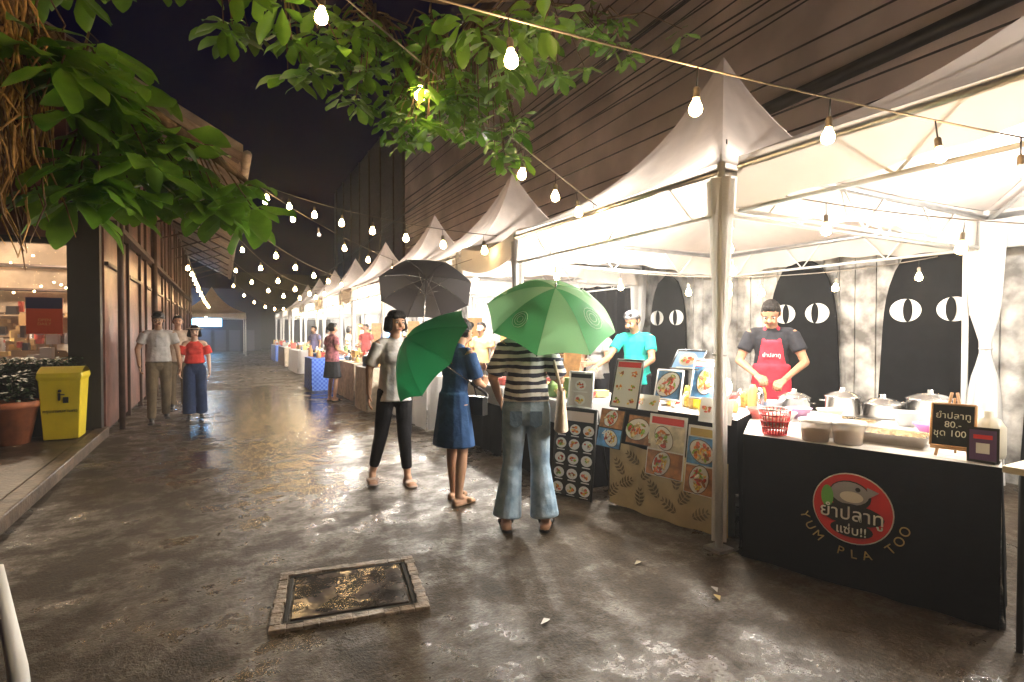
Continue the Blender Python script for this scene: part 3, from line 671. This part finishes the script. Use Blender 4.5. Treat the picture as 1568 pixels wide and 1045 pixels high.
for s_ in(-1,1):
    c=W6((s_*.07,-.128,.82)); r_=(W6((1,0,0))-W6((0,0,0))).normalized(); 
    pu.add([c-r_*.042+V((0,0,.05)),c+r_*.042+V((0,0,.05)),c+r_*.042-V((0,0,.04)),c-V((0,0,.065)),c-r_*.042-V((0,0,.04))],[(0,1,2,3,4)],mat('denim_dark',(.11,.18,.27),.85,bump=.5))
pob=pu.build(); pob.parent=so_; pob.matrix_parent_inverse=Matrix.Translation(so_.location).inverted()
ug,P6=umbrella((2.03,3.16,1.70),(2.13,3.46,1.26),.47,.25,mat('umbrella_green',(.07,.34,.12),.45,trans=.55),mat('umbrella_mint',(.24,.50,.25),.45,trans=.55))
mint=mat('umbrella_print',(.45,.68,.45),.5,trans=.4); axu=(V((2.03,3.16,1.70))-V((2.13,3.46,1.26))).normalized()
for (rr,aa,cr) in((.30,.7,.07),(.33,2.6,.05),(.31,4.4,.07),(.28,5.4,.045)):
    for q in(1,.7,.4): ug.tube([P6(rr+cr*q*math.cos(t*.52),aa+cr*q/rr*math.sin(t*.52))+axu*.004 for t in range(13)],.0022,mint,4,False)
ug.build()
bg=MB('shoulder_bag'); bc=W6((.25,.0,.86)); 
bR=Matrix.Rotation(math.radians(-30),3,'Z')
bg.grid(lambda u,v:bc+bR@V((.05*math.cos(2*math.pi*u)*(1-.5*v),.15*math.sin(2*math.pi*u)*(1-.15*v),-.13+.28*v)),24,8,mat('beige_canvas_bag',(.58,.47,.36),.8,var=.1,bump=.3))
bg.ell(bc+V((0,0,-.13)),(.05,.14,.02),MATS['beige_canvas_bag'],14,bR)
bg.tube([bc+bR@V((0,-.1,.13)),W6((.20,-.06,1.2)),W6((.165,-.02,1.39)),W6((.20,.06,1.2)),bc+bR@V((0,.1,.13))],.012,MATS['beige_canvas_bag'],6); bg.build()
bg2=MB('black_crossbody_bag'); bp_=V((1.82,4.01,.80)); bg2.box(bp_,(.07,.17,.15),black,.5); bg2.tube([bp_+V((0,0,.07)),(1.76,4.08,1.2),(1.68,4.13,1.29)],.007,black,6); bg2.build(bevel=.02)
person('man_in_cap',(-.855,9.87),(.12,-1),1.70,True,cols=dict(top=grey,bottom=khaki,shoe=black,skin=(.42,.25,.16),tone=1),hatc='cap',head=(.2,.10),topz=.92,hem=.09,
  pose=dict(elR=(.26,-.02,1.10),wrR=(.24,.08,.87),elL=(-.24,.0,1.09),wrL=(-.26,.06,.86),knR=(.09,.08,.48),anR=(.10,.12,.085),knL=(-.09,.02,.47),anL=(-.09,-.16,.12)),pr=(.084,.066,.058),voxel=.010)
person('woman_in_red_blouse',(-.384,9.97),(.05,-1),1.50,cols=dict(top=red,bottom=navyp,shoe=black,hat=cloth('straw_hat',(.62,.55,.45)),skin=(.6,.4,.3),tone=2),hatc='hat',hair='bob',neck='off',topz=1.0,hem=.12,pr=(.09,.095,.105),
  pose=dict(knR=(.09,.06,.47),anR=(.09,.08,.085),anL=(-.09,-.10,.09)),voxel=.010)
person('man_in_background',(-.70,11.5),(.05,-1),1.70,True,cols=dict(top=cloth('cream_shirt',(.5,.4,.32)),bottom=khaki),voxel=.014)
person('vendor_in_teal_tee',(4.28,4.9),(-.85,-.5),1.66,True,cols=dict(top=teal,bottom=blk,hat=cloth('bandana_grey',(.22,.22,.24),.7),skin=(.36,.19,.11),tone=3),hatc='band',lean=.16,head=(.25,.3),topz=.80,
  pose=dict(elR=(.24,.27,1.10),wrR=(.30,.50,1.0),hnR=(0,.2,-1),elL=(-.24,.20,1.08),wrL=(-.16,.42,.98),hnL=(0,.2,-1)))
person('vendor_in_grey_tee',(4.2,5.55),(-.9,-.4),1.60,cols=dict(top=grey,bottom=blk),hair='tied',head=(0,.2),pose=dict(elL=(-.22,.15,1.08),wrL=(-.12,.36,1.05)),voxel=.011)
co_,WC,JC=person('vendor_in_red_apron',(4.66,3.42),(-.80,-.60),1.72,True,cols=dict(top=dtee,bottom=blk,apron=redap,skin=(.34,.175,.10),tone=4),lean=.12,head=(.15,.50),apron=True,
  pose=dict(elR=(.27,.08,1.07),wrR=(.12,.32,.96),hnR=(-.4,.2,-1),elL=(-.27,.10,1.07),wrL=(-.10,.34,.93),hnL=(.4,.2,-1)),curl=(.6,.7))
text(co_,'ยำปลาทู',WC((0,.166,1.13)),V((.6,-.8,0)),(0,0,1),.05,white)
fl=cloth('floral_blouse',(.5,.2,.25),.6); 
person('shopper_in_floral_blouse',(1.95,11.3),(.9,.4),1.58,cols=dict(top=fl,bottom=dtee,sandal=1),hair='tied',bottom='skirt',hem=.5,pose=dict(wrR=(.15,.2,1.02),wrL=(-.15,.25,1.02)),voxel=.013)
for k,(x,y,c) in enumerate(((4.0,8.6,(.5,.35,.15)),(4.3,7.3,(.1,.1,.12)),(3.9,11.2,(.6,.6,.62)),(3.3,12.2,(.1,.2,.5)),(3.6,15.5,(.5,.1,.1)),(3.4,16.8,(.7,.6,.4)),(2.6,18.2,(.15,.15,.3)),(3.4,20.5,(.4,.4,.4)))):
    person('market_visitor',(x,y),(-.8,-.6) if k%2==0 else (.7,-.5),1.55+.15*random.random(),k%2==0,cols=dict(top=cloth('visitor_top_%d'%k,c),bottom=dtee),hair='short' if k%2==0 else 'bob',pose=dict(wrR=(.2,.28,1.02)),voxel=.016)

# ---------------------------------------------------------------- stall furniture
up=V((0,0,1))
def drape_table(name,corners,h,mc,mtop=None,amp=.012,seed=0,drop=None):
    t=MB(name); mtop=mtop or mc; c=[V((x,y,h)) for x,y in corners]; n=len(c); ctr=sum(c,V())/n
    t.add(c,[tuple(range(n))],mtop); 
    for i in range(n):
        a_=c[i];b_=c[(i+1)%n]; L_=(b_-a_).length; o=(b_-a_).normalized().cross(V((0,0,1))); 
        if o.dot((a_+b_)/2-ctr)<0:o=-o
        def fn(u,v):
            e=math.sin(math.pi*u)**.5 if 0<u<1 else 0
            return a_.lerp(b_,u)+o*(amp*v*math.sin(u*L_*16+seed+1.3*math.sin(u*9))*e+.02*v)-V((0,0,(drop or h-.008)*v))
        t.grid(fn,max(12,int(L_*40)),6,mc)
    return t
T=[(2.85,2.28),(3.20,1.14),(4.75,1.7),(3.95,3.05)]
tb=drape_table('vendor_table',T,.765,blackcloth,mat('table_top_white',(.55,.53,.5),.35,var=.15),.012,1)
tbo=tb.build()
u=V((3.20-2.85,1.14-2.28,0)).normalized(); nrm=V((u.y,-u.x,0)) ; nrm=nrm if nrm.x<0 else -nrm
def TP(t,off,z): return V((2.85,2.28,0))+u*t+nrm*off+V((0,0,z))
lg=MB('round_logo'); cpos=TP(.60,.058,.45)
redl=mat('logo_red',(.62,.03,.03),.5); lw=mat('logo_white',(.8,.78,.72),.5); lk=mat('logo_black',(.01,.01,.01),.5); lgm=mat('logo_green',(.15,.45,.08),.5); lgr=mat('logo_grey',(.35,.35,.4),.5)
lg.disc(cpos,u,up,.190,.190,lw,40); lg.disc(cpos+nrm*.003,u,up,.184,.184,redl,40)
lg.disc(cpos+nrm*.006+u*(-.01)+up*.07,u,up,.10,.080,lk); lg.disc(cpos+nrm*.009+u*(-.01)+up*.082,u,up,.09,.062,lgr)
lg.disc(cpos+nrm*.012+u*(.0)+up*.065,u,up,.055,.03,lw); lg.disc(cpos+nrm*.012+u*(-.115)+up*.05,u,up,.03,.06,lgm); lg.disc(cpos+nrm*.015+u*(.03)+up*.11,u,up,.012,.012,lk)
lg.add([cpos+nrm*.012+u*(.07)+up*.13,cpos+nrm*.012+u*.125+up*.11,cpos+nrm*.012+u*.075+up*.07],[(0,1,2)],lgr)
lg.disc(cpos+nrm*.012-up*.03,u,up,.150,.058,lk); lg.disc(cpos+nrm*.010-up*.110,u,up,.10,.042,lk)
lo=lg.build(); lo.parent=tbo
text(tbo,'ยำปลาทู',cpos+nrm*.016-up*.03,u,up,.095,lw,.003); text(tbo,'แซ่บ!!',cpos+nrm*.016-up*.115,u,up,.065,lw,.003)
gold=mat('gold_lettering',(.42,.30,.09),.5)
for i,ch in enumerate('YUM PLA TOO'):
    a_=math.radians(200+i*14.5); r_=.245; q=cpos+nrm*.004+u*r_*math.cos(a_)+up*r_*math.sin(a_)
    tu=(-u*math.sin(a_)+up*math.cos(a_)); text(tbo,ch,q,tu,V(nrm).cross(tu),.065,gold)
def lat(name,x,y,z,prof,m,n=24,extra=None):
    b=MB(name); b.lathe((x,y,z),prof,m,n); 
    if extra: extra(b)
    return b.build()
TZ=.768
def handles(x,y,z,r,m=steel):
    def f(b):
        for s_ in(-1,1): b.tube([(x+s_*r*u.x,y+s_*r*u.y-.03,z),(x+s_*(r+.04)*u.x,y+s_*(r+.04)*u.y,z),(x+s_*r*u.x,y+s_*r*u.y+.03,z)],.006,m,6)
    return f
for (x,y,r,hh_) in((4.12,2.42,.115,.14),(4.28,2.22,.13,.10),(4.42,1.98,.14,.15),(3.9,2.66,.11,.12)):
    lat('cooking_pot',x,y,TZ,[(0,0),(r*.95,0),(r,.02),(r,hh_),(r+.008,hh_+.004),(r*.98,hh_+.01),(r*.6,hh_+.035),(.02,hh_+.045),(.018,hh_+.07),(.0,hh_+.072)],steel,28,handles(x,y,TZ+hh_*.75,r))
bs_=MB('plastic_basket'); rp=mat('red_plastic',(.65,.05,.05),.4); bxx,byy=2.98,2.16
for k in range(26):
    a_=2*math.pi*k/26; bs_.tube([(bxx+.065*math.cos(a_),byy+.065*math.sin(a_),TZ+.01),(bxx+.09*math.cos(a_),byy+.09*math.sin(a_),TZ+.16)],.004,rp,5)
for z_,r_ in((.01,.066),(.05,.073),(.09,.08),(.125,.085),(.16,.091)): bs_.tube([(bxx+r_*math.cos(2*math.pi*k/24),byy+r_*math.sin(2*math.pi*k/24),TZ+z_) for k in range(25)],.005,rp if z_<.15 else white,6,False)
bs_.lathe((bxx,byy,TZ),[(0,.012),(.066,.012)],rp); bs_.ell((bxx,byy,TZ+.09),(.075,.075,.05),mat('leafy_greens',(.5,.45,.35),.7,var=.5,vs=40,bump=1,bs=50)); bs_.build()
clear=mat('clear_plastic',(.85,.85,.85),.12,alpha=.45)
for (x,y) in((3.04,1.94),(3.22,2.0),(3.12,1.80)):
    b=MB('food_container'); b.lathe((x,y,TZ),[(0,0),(.07,0),(.085,.11),(.09,.112)],clear,24); b.lathe((x,y,TZ+.002),[(0,0),(.068,0),(.075,.06),(0,.07)],mat('sauce_food',(.45,.28,.12),.6,var=.5,vs=50,bump=.8)); b.lathe((x,y,TZ+.112),[(.092,0),(.09,.012),(0,.014)],white); b.build()
def tray(name,x,y,w,l,rz,foodcol):
    b=MB(name); R_=Matrix.Rotation(rz,3,'Z'); P_=lambda a,c,z:V((x,y,TZ+z))+R_@V((a,c,0))
    o_=[P_(a*w/2,c*l/2,.06) for a,c in((-1,-1),(1,-1),(1,1),(-1,1))]; i_=[P_(a*(w/2-.02),c*(l/2-.02),.058) for a,c in((-1,-1),(1,-1),(1,1),(-1,1))]; q_=[P_(a*(w/2-.035),c*(l/2-.035),.006) for a,c in((-1,-1),(1,-1),(1,1),(-1,1))]
    z_=[P_(a*(w/2-.03),c*(l/2-.03),0) for a,c in((-1,-1),(1,-1),(1,1),(-1,1))]
    vs=o_+i_+q_+z_; ff=[]
    for i in range(4):
        j=(i+1)%4; ff+=[(i,j,4+j,4+i),(4+i,4+j,8+j,8+i),(i,12+i,12+j,j)]
    ff.append((8,9,10,11)); b.add(vs,ff,steel)
    fm=mat(name+'_food',foodcol,.6,var=.6,vs=60,bump=1,bs=60)
    for k in range(60): b.ell(P_(random.uniform(-1,1)*(w/2-.05),random.uniform(-1,1)*(l/2-.05),.025+.015*random.random()),(.02,.014,.012),fm,6)
    b.build()
tray('food_tray',3.36,1.72,.24,.42,math.atan2(u.y,u.x)+math.pi/2,(.5,.38,.2)); tray('side_tray',3.62,2.1,.25,.36,math.atan2(u.y,u.x)+math.pi/2,(.45,.2,.1))
for k,(x,y,c) in enumerate(((3.55,2.5,(.7,.7,.7)),(3.45,2.62,(.5,.1,.08)),(3.75,2.75,(.6,.6,.62)),(3.6,2.75,(.2,.3,.5)),(3.85,2.35,(.7,.65,.5)),(4.05,1.95,(.6,.6,.6)),(3.9,1.75,(.7,.2,.5)),(3.72,2.5,(.55,.3,.5)))):
    lat('mixing_bowl' if k%2 else 'storage_tub',x,y,TZ,[(0,0),(.05,0),(.085,.05+.02*(k%3)),(.09,.055+.02*(k%3)),(.08,.052+.02*(k%3)),(0,.03)],mat('bowl_%d'%k,c,.35),22)
cbd=MB('chalkboard_easel'); wood=mat('pine_wood',(.50,.27,.10),.55,var=.2,vs=10)
cp=TP(1.0,-.09,TZ); v_=(up*.96-nrm*.26).normalized()
def CP(a_,b_,o=0): return cp+u*a_*.88+v_*b_+nrm*o
for s_ in(-1,1): cbd.tube([CP(s_*.075,0,.0),CP(s_*.012,.33,-.0)],.007,wood,6)
cbd.tube([CP(0,.30,-.01),cp-nrm*.14],.006,wood,6); cbd.tube([CP(-.10,.045,.012),CP(.10,.045,.012)],.007,wood,6)
for (a_,b_,c_,d_) in((-.1,.055,.1,.055),(-.1,.27,.1,.27),(-.1,.055,-.1,.27),(.1,.055,.1,.27)): cbd.tube([CP(a_,b_,.014),CP(c_,d_,.014)],.006,wood,6)
cbd.quad(CP(-.1,.055,.012),CP(.1,.055,.012),CP(.1,.27,.012),CP(-.1,.27,.012),mat('chalkboard',(.015,.018,.015),.8,var=.3,vs=20,spec=.2))
cbo=cbd.build(); chalk=mat('chalk',(.75,.75,.6),.9)
text(cbo,'ยำปลาทู\n80.-\nชุด 100.-',CP(0,.165,.015),u,v_,.045,chalk)
fr2=MB('table_sign'); q=TP(1.12,-.05,TZ)
for a_,b_,w_,h_,m_,o in((0,.085,.12,.17,lk,0),(0,.085,.10,.145,mat('sign_purple',(.10,.05,.13),.5),.004),(0,.07,.05,.05,white,.007),(0,.125,.07,.02,redl,.007)):
    c=q+u*a_+up*b_+nrm*o; fr2.add([c-u*w_/2-up*h_/2,c+u*w_/2-up*h_/2,c+u*w_/2+up*h_/2,c-u*w_/2+up*h_/2],[(0,1,2,3)],m_)
fr2.box(q+V((.02,0,.006)),(.06,.10,.012),lk); fr2.build()
lat('plastic_jug',3.42,1.28,TZ,[(0,0),(.07,0),(.075,.02),(.075,.15),(.05,.19),(.025,.2),(.025,.23),(0,.232)],mat('milky_plastic',(.7,.68,.6),.3,trans=.3))
st=MB('folding_side_table'); st.box((3.30,.86,.80),(.6,.42,.03),mat('cream_top',(.6,.55,.42),.4))
for (x,y) in((3.06,.70),(3.06,1.02),(3.54,.70),(3.54,1.02)): st.tube([(x,y,0),(x,y,.785)],.014,black,8)
for z_ in(.2,.5): st.tube([(3.06,.70,z_),(3.06,1.02,z_),(3.54,1.02,z_)],.01,black,6)
st.build(bevel=.008)

foods=[mat('dish_%d'%i,c,.5,var=.5,vs=60) for i,c in enumerate(((.70,.22,.04),(.7,.45,.08),(.5,.06,.03),(.22,.38,.06),(.75,.55,.28),(.6,.15,.10),(.30,.12,.05),(.75,.7,.55)))]
plate=mat('plate_white',(.75,.74,.7),.3)
PR=random.Random(5)
def poster(mb,c,uu,vv,w,h_,rows,cols,bg,frame=None,title=None,big=False):
    c=V(c);uu=V(uu).normalized();vv=V(vv).normalized();n_=uu.cross(vv).normalized()
    if n_.x>0: n_=-n_
    def rect(cc,w_,h2,m_,o): 
        cc=cc+n_*o; mb.add([cc-uu*w_/2-vv*h2/2,cc+uu*w_/2-vv*h2/2,cc+uu*w_/2+vv*h2/2,cc-uu*w_/2+vv*h2/2],[(0,1,2,3)],m_)
    if frame: 
        for s_ in(-1,1):
            mb.tube([c+uu*s_*w/2-vv*h_/2,c+uu*s_*w/2+vv*h_/2],.008,frame,6); mb.tube([c-uu*w/2+vv*s_*h_/2,c+uu*w/2+vv*s_*h_/2],.008,frame,6)
    rect(c,w,h_,bg,0); rect(c,w,h_,bg,-.006)
    th=0
    if title: th=h_*.16; rect(c+vv*(h_/2-th/2-.008),w*.86,th*.7,title,.003)
    for r in range(rows):
        for q_ in range(cols):
            cw=w/cols; ch=(h_-th)/rows; cc=c+uu*(-w/2+cw*(q_+.5))+vv*(h_/2-th-ch*(r+.5)); rr=min(cw,ch)*.40
            if big:
                rect(cc,cw*.95,ch*.94,PR.choice([mat('photo_blue',(.10,.28,.55),.4,var=.5,vs=14),mat('photo_cream',(.65,.6,.48),.4,var=.3,vs=14),mat('photo_wood',(.40,.18,.07),.4,var=.5,vs=14)]),.003); rr=min(cw,ch)*.46
                an=PR.uniform(0,3); ea=uu*math.cos(an)+vv*math.sin(an); eb_=vv*math.cos(an)-uu*math.sin(an)
                cc=cc+uu*PR.uniform(-.1,.1)*cw+vv*PR.uniform(-.06,.06)*ch
                mb.disc(cc+n_*.005,ea,eb_,rr*1.12,rr*.84,mat('photo_shadow',(.08,.05,.03),.5),18)
                mb.disc(cc+n_*.006,ea,eb_,rr*1.05,rr*.78,plate,18)
                for j in range(30):
                    rad_=PR.random()**.5; th_=PR.uniform(0,6.28); aa=PR.uniform(0,3); e1=uu*math.cos(aa)+vv*math.sin(aa); e2=vv*math.cos(aa)-uu*math.sin(aa)
                    mb.disc(cc+n_*(.0075+.0004*j)+ea*rad_*rr*.78*math.cos(th_)+eb_*rad_*rr*.56*math.sin(th_),e1,e2,rr*PR.uniform(.14,.38),rr*PR.uniform(.07,.18),PR.choice(foods),7)
            else:
                mb.disc(cc+n_*.006,uu,vv,rr*1.1,rr*.9,plate,14)
                for j in range(9): mb.disc(cc+n_*(.008+.0006*j)+uu*PR.uniform(-.55,.55)*rr+vv*PR.uniform(-.42,.42)*rr,uu,vv,rr*PR.uniform(.15,.4),rr*PR.uniform(.12,.3),PR.choice(foods),7)
                rect(cc-vv*rr*1.12,cw*.6,ch*.07,plate,.004)
mt=drape_table('poster_stall_table',[(2.86,3.5),(3.06,2.5),(3.9,2.9),(3.75,3.75)],.80,blackcloth,MATS['table_top_white'],.010,2)
leafc=mat('leaf_print_cloth',(.46,.34,.17),.8,bump=.2,bs=10,var=.1)
u2=V((.2,-1.0,0)).normalized(); n2=V((-1,-.2,0)).normalized()
A0=V((2.80,3.50,0))
mt.grid(lambda a_,b_:A0+u2*(a_*1.02)+n2*(.03+.012*math.sin(a_*22))+V((0,0,.02+b_*.50-.02*math.sin(a_*3))),50,4,leafc)
lfp=mat('leaf_print_dark',(.14,.10,.035),.8)
for k in range(15):
    a_=(.05+.065*k)*1.0; b_=(.13,.33,.22,.42)[k%4]; an=(.9,2.2,.5,2.6,1.5)[k%5]; d=u2*math.cos(an)+up*math.sin(an); s_=u2*-math.sin(an)+up*math.cos(an); l=.17
    c=A0+u2*a_+n2*(.047+.0004*k)+V((0,0,b_))-d*l*.5
    for sg2 in(-1,1):
        for j in range(5):
            t0_=.08+.17*j; wd=(.030,.045,.048,.038,.020)[j]
            mt.add([c+d*l*t0_+s_*sg2*.002,c+d*l*(t0_+.07)+s_*sg2*wd*.7,c+d*l*(t0_+.20)+s_*sg2*wd,c+d*l*(t0_+.11)+s_*sg2*.002],[(0,1,2,3)],lfp)
mto=mt.build()
po_=MB('menu_posters'); vt=(up-n2*.25).normalized()
B=lambda t,o,z:A0+u2*t+n2*o+V((0,0,z))
pk_=mat('poster_black',(.02,.02,.02),.4)
poster(po_,B(.10,.14,.64),u2,vt,.24,.30,2,1,pk_,None,None,True)
poster(po_,B(.36,.11,.66),u2,vt,.24,.22,1,1,pk_,None,None,True)
poster(po_,B(.18,.04,.99),u2,vt,.26,.38,3,2,white,black,redl)
poster(po_,B(.60,.13,.58),u2,(up-n2*.15).normalized(),.31,.44,2,1,white,None,redl,True)
poster(po_,B(.90,.13,.53),u2,(up-n2*.15).normalized(),.27,.46,2,1,white,None,gold,True)
poster(po_,B(.50,-.05,1.0),u2,vt,.22,.22,1,1,mat('poster_brown',(.16,.06,.03),.4),white,None,True)
poster(po_,B(.60,-.15,1.19),u2,(up-n2*.8).normalized(),.24,.17,1,1,mat('tablet_screen',(.1,.2,.35),.2,emit=(.3,.5,.7),es=.8),black,None)
poster(po_,B(.78,-.08,1.06),u2,vt,.20,.28,1,1,redl,white,white,True)
poster(po_,B(.92,.02,.86),u2,vt,.24,.17,1,2,white,None,None)
poster(po_,B(.36,.02,.86),u2,vt,.2,.12,1,2,white,None,None)
poo=po_.build(); text(poo,'49.-',B(.10,.170,.60),u2,vt,.08,lw); 
ls=MB('counter_lamp'); lp=V((3.05,2.60,.80)); ls.lathe(lp,[(0,0),(.06,0),(.06,.015),(.01,.02),(.01,.16)],black,16); ls.lathe(lp+V((0,0,.16)),[(.02,0),(.045,.03),(.05,.07),(.035,.11),(0,.12)],tube_on,14); lso=ls.build(); plight('counter_light',lp+V((-.02,0,.30)),35,(1,.95,.8),.04,lso)
gd=MB('stall_crockery')
for k in range(34):
    x=random.uniform(3.1,3.75); y=random.uniform(2.75,3.55); r=random.uniform(.02,.05); hh2=random.uniform(.04,.2)
    gd.lathe((x,y,.805),[(0,0),(r*.8,0),(r,.02),(r,hh2*.7),(r*.5,hh2),(0,hh2)],random.choice([white,steel,clear,rp,gold,foods[0],foods[1],yel]),12)
gd.build()
af=MB('menu_a_board'); ua=V((2.70-2.55,3.60-3.98,0)).normalized(); va=(up*1+V((.12,.04,0))).normalized(); ac=V((2.63,3.80,.375))
poster(af,ac,ua,va,.40,.74,5,3,mat('board_black',(.012,.012,.012),.35),black,mat('board_title',(.55,.45,.4),.5))
for s_ in(-1,1): af.tube([ac+ua*s_*.2+va*.37,ac+ua*s_*.2-va*.37+V((.28,.1,0))],.01,black,6); af.tube([ac+ua*s_*.2+va*.37,ac+ua*s_*.2-va*.385],.011,black,6)
poster(af,ac+va*.53+V((.02,0,0)),ua,va,.24,.30,2,1,mat('poster_cream',(.6,.55,.5),.5),white,lk)
af.build()
def goods(x0,x1,y0,y1,z,n,seed):
    R_=random.Random(seed); g_=MB('stall_goods')
    cl=[(.7,.68,.6),(.55,.3,.12),(.5,.08,.06),(.15,.25,.4),(.7,.55,.2),(.2,.35,.12),(.05,.05,.05),(.6,.6,.62)]
    for k in range(n):
        x=R_.uniform(x0,x1); y=R_.uniform(y0,y1); m_=mat('goods_%d'%(k%8),cl[k%8],.5,var=.2); t=R_.random()
        if t<.4:
            w=R_.uniform(.06,.2); hh2=R_.uniform(.05,.22); g_.box((x,y,z+hh2/2+.002*(k%5)),(w,R_.uniform(.08,.2),hh2),m_,R_.uniform(-.3,.3))
        elif t<.75:
            r=R_.uniform(.025,.06); hh2=R_.uniform(.1,.28); g_.lathe((x,y,z),[(0,0),(r,0),(r,hh2*.6),(r*.45,hh2*.8),(r*.45,hh2),(0,hh2)],m_,12)
        else:
            r=R_.uniform(.06,.1); g_.lathe((x,y,z),[(0,0),(r*.5,0),(r,.07),(r*.9,.06),(0,.05)],m_,14); g_.ell((x,y,z+.06),(r*.8,r*.8,.04),m_,8)
    g_.build(bevel=.004)
bluec=mat('blue_check_cloth',(.05,.12,.5),.7)
nt=bluec.node_tree; ck=nt.nodes.new('ShaderNodeTexChecker'); ck.inputs['Scale'].default_value=20; ck.inputs['Color1'].default_value=(.03,.10,.55,1); ck.inputs['Color2'].default_value=(.12,.25,.70,1); tcx=nt.nodes.new('ShaderNodeTexCoord'); nt.links.new(tcx.outputs['Object'],ck.inputs['Vector']); nt.links.new(ck.outputs['Color'],nt.nodes['Principled BSDF'].inputs['Base Color'])
creamc=cloth('cream_table_cloth',(.55,.48,.38)); redc=cloth('red_table_cloth',(.4,.05,.05))
for i,(xa,xb,ya,yb,m_,mt_) in enumerate(((2.75,3.6,5.35,6.7,blackcloth,whitecloth),(2.7,3.5,3.9,5.0,blackcloth,whitecloth),(2.55,3.3,7.3,9.2,whitecloth,whitecloth),(2.2,2.95,9.4,10.3,creamc,whitecloth),(2.3,3.1,10.9,12.9,creamc,creamc),(1.85,2.7,13.4,14.6,bluec,bluec),(2.4,3.2,15.2,17.5,redc,whitecloth),(2.2,3.1,19,21.8,whitecloth,whitecloth),(2.2,3.1,23.3,26,creamc,whitecloth),(2.2,3.1,27.5,30,bluec,whitecloth))):
    drape_table('stall_table',[(xa,yb),(xa,ya),(xb,ya),(xb,yb)],.76,m_,mt_,.015,i).build()
    if mt_ is whitecloth and m_ is blackcloth: 
        d_=drape_table('table_runner',[(xa-.012,yb),(xa-.012,ya),(xb+.012,ya-.012),(xb+.012,yb)],.772,whitecloth,whitecloth,.01,i,drop=.2); d_.build()
    goods(xa+.1,xb-.1,ya+.1,yb-.1,.775,int(14*(yb-ya)),i+10)
for i,yy in enumerate((8.2,12,16.3,20.6)):
    s=MB('display_shelf'); 
    for z_ in(.9,1.25,1.6): s.box((4.9,yy,z_),(.35,2.2,.025),wood)
    for d_ in(-1.1,1.1): s.box((4.9,yy+d_,.85),(.35,.03,1.7),wood)
    s.build(); goods(4.8,5.0,yy-1,yy+1,1.265,16,50+i); goods(4.8,5.0,yy-1,yy+1,.915,16,70+i)

# ---------------------------------------------------------------- scatter haze added to imitate lens bloom around the lamps
haze_vol=MB('bloom_haze'); vm_=bpy.data.materials.new('bloom_haze_air'); vm_.use_nodes=True; N=vm_.node_tree.nodes; 
for n_ in list(N): 
    if n_.type!='OUTPUT_MATERIAL': N.remove(n_)
vs_=N.new('ShaderNodeVolumeScatter'); vs_.inputs['Density'].default_value=.006; vs_.inputs['Anisotropy'].default_value=.5; vm_.node_tree.links.new(vs_.outputs[0],[n_ for n_ in N if n_.type=='OUTPUT_MATERIAL'][0].inputs['Volume'])
haze_vol.box((1.0,17.5,3.6),(11.4,39,7.4),vm_); haze_vol.build()

# ---------------------------------------------------------------- sky/world
w=bpy.data.worlds.new("World"); sc.world=w; w.use_nodes=True; nt=w.node_tree; N=nt.nodes; L=nt.links; bg=N['Background']
sky=N.new('ShaderNodeTexSky'); sky.sky_type='NISHITA'; sky.sun_disc=False; sky.sun_elevation=math.radians(-6); sky.sun_rotation=math.radians(200)
mxn=N.new('ShaderNodeMix'); mxn.data_type='RGBA'; mxn.blend_type='ADD'; mxn.inputs[0].default_value=1; mxn.inputs[7].default_value=(.012,.012,.09,1)
L.new(sky.outputs[0],mxn.inputs[6]); L.new(mxn.outputs[2],bg.inputs['Color']); bg.inputs['Strength'].default_value=.07

# ---------------------------------------------------------------- camera
cd=bpy.data.cameras.new('camera'); cam=bpy.data.objects.new('camera',cd); COL.objects.link(cam); sc.camera=cam
cd.lens=19.06; cd.sensor_width=36; cd.clip_end=600; cd.clip_start=.05
cam.location=(0,0,1.4); cam.rotation_euler=(math.radians(89.0),0,math.radians(-28.15))
sc.view_settings.view_transform='Standard'; sc.view_settings.look='None'; sc.view_settings.exposure=0
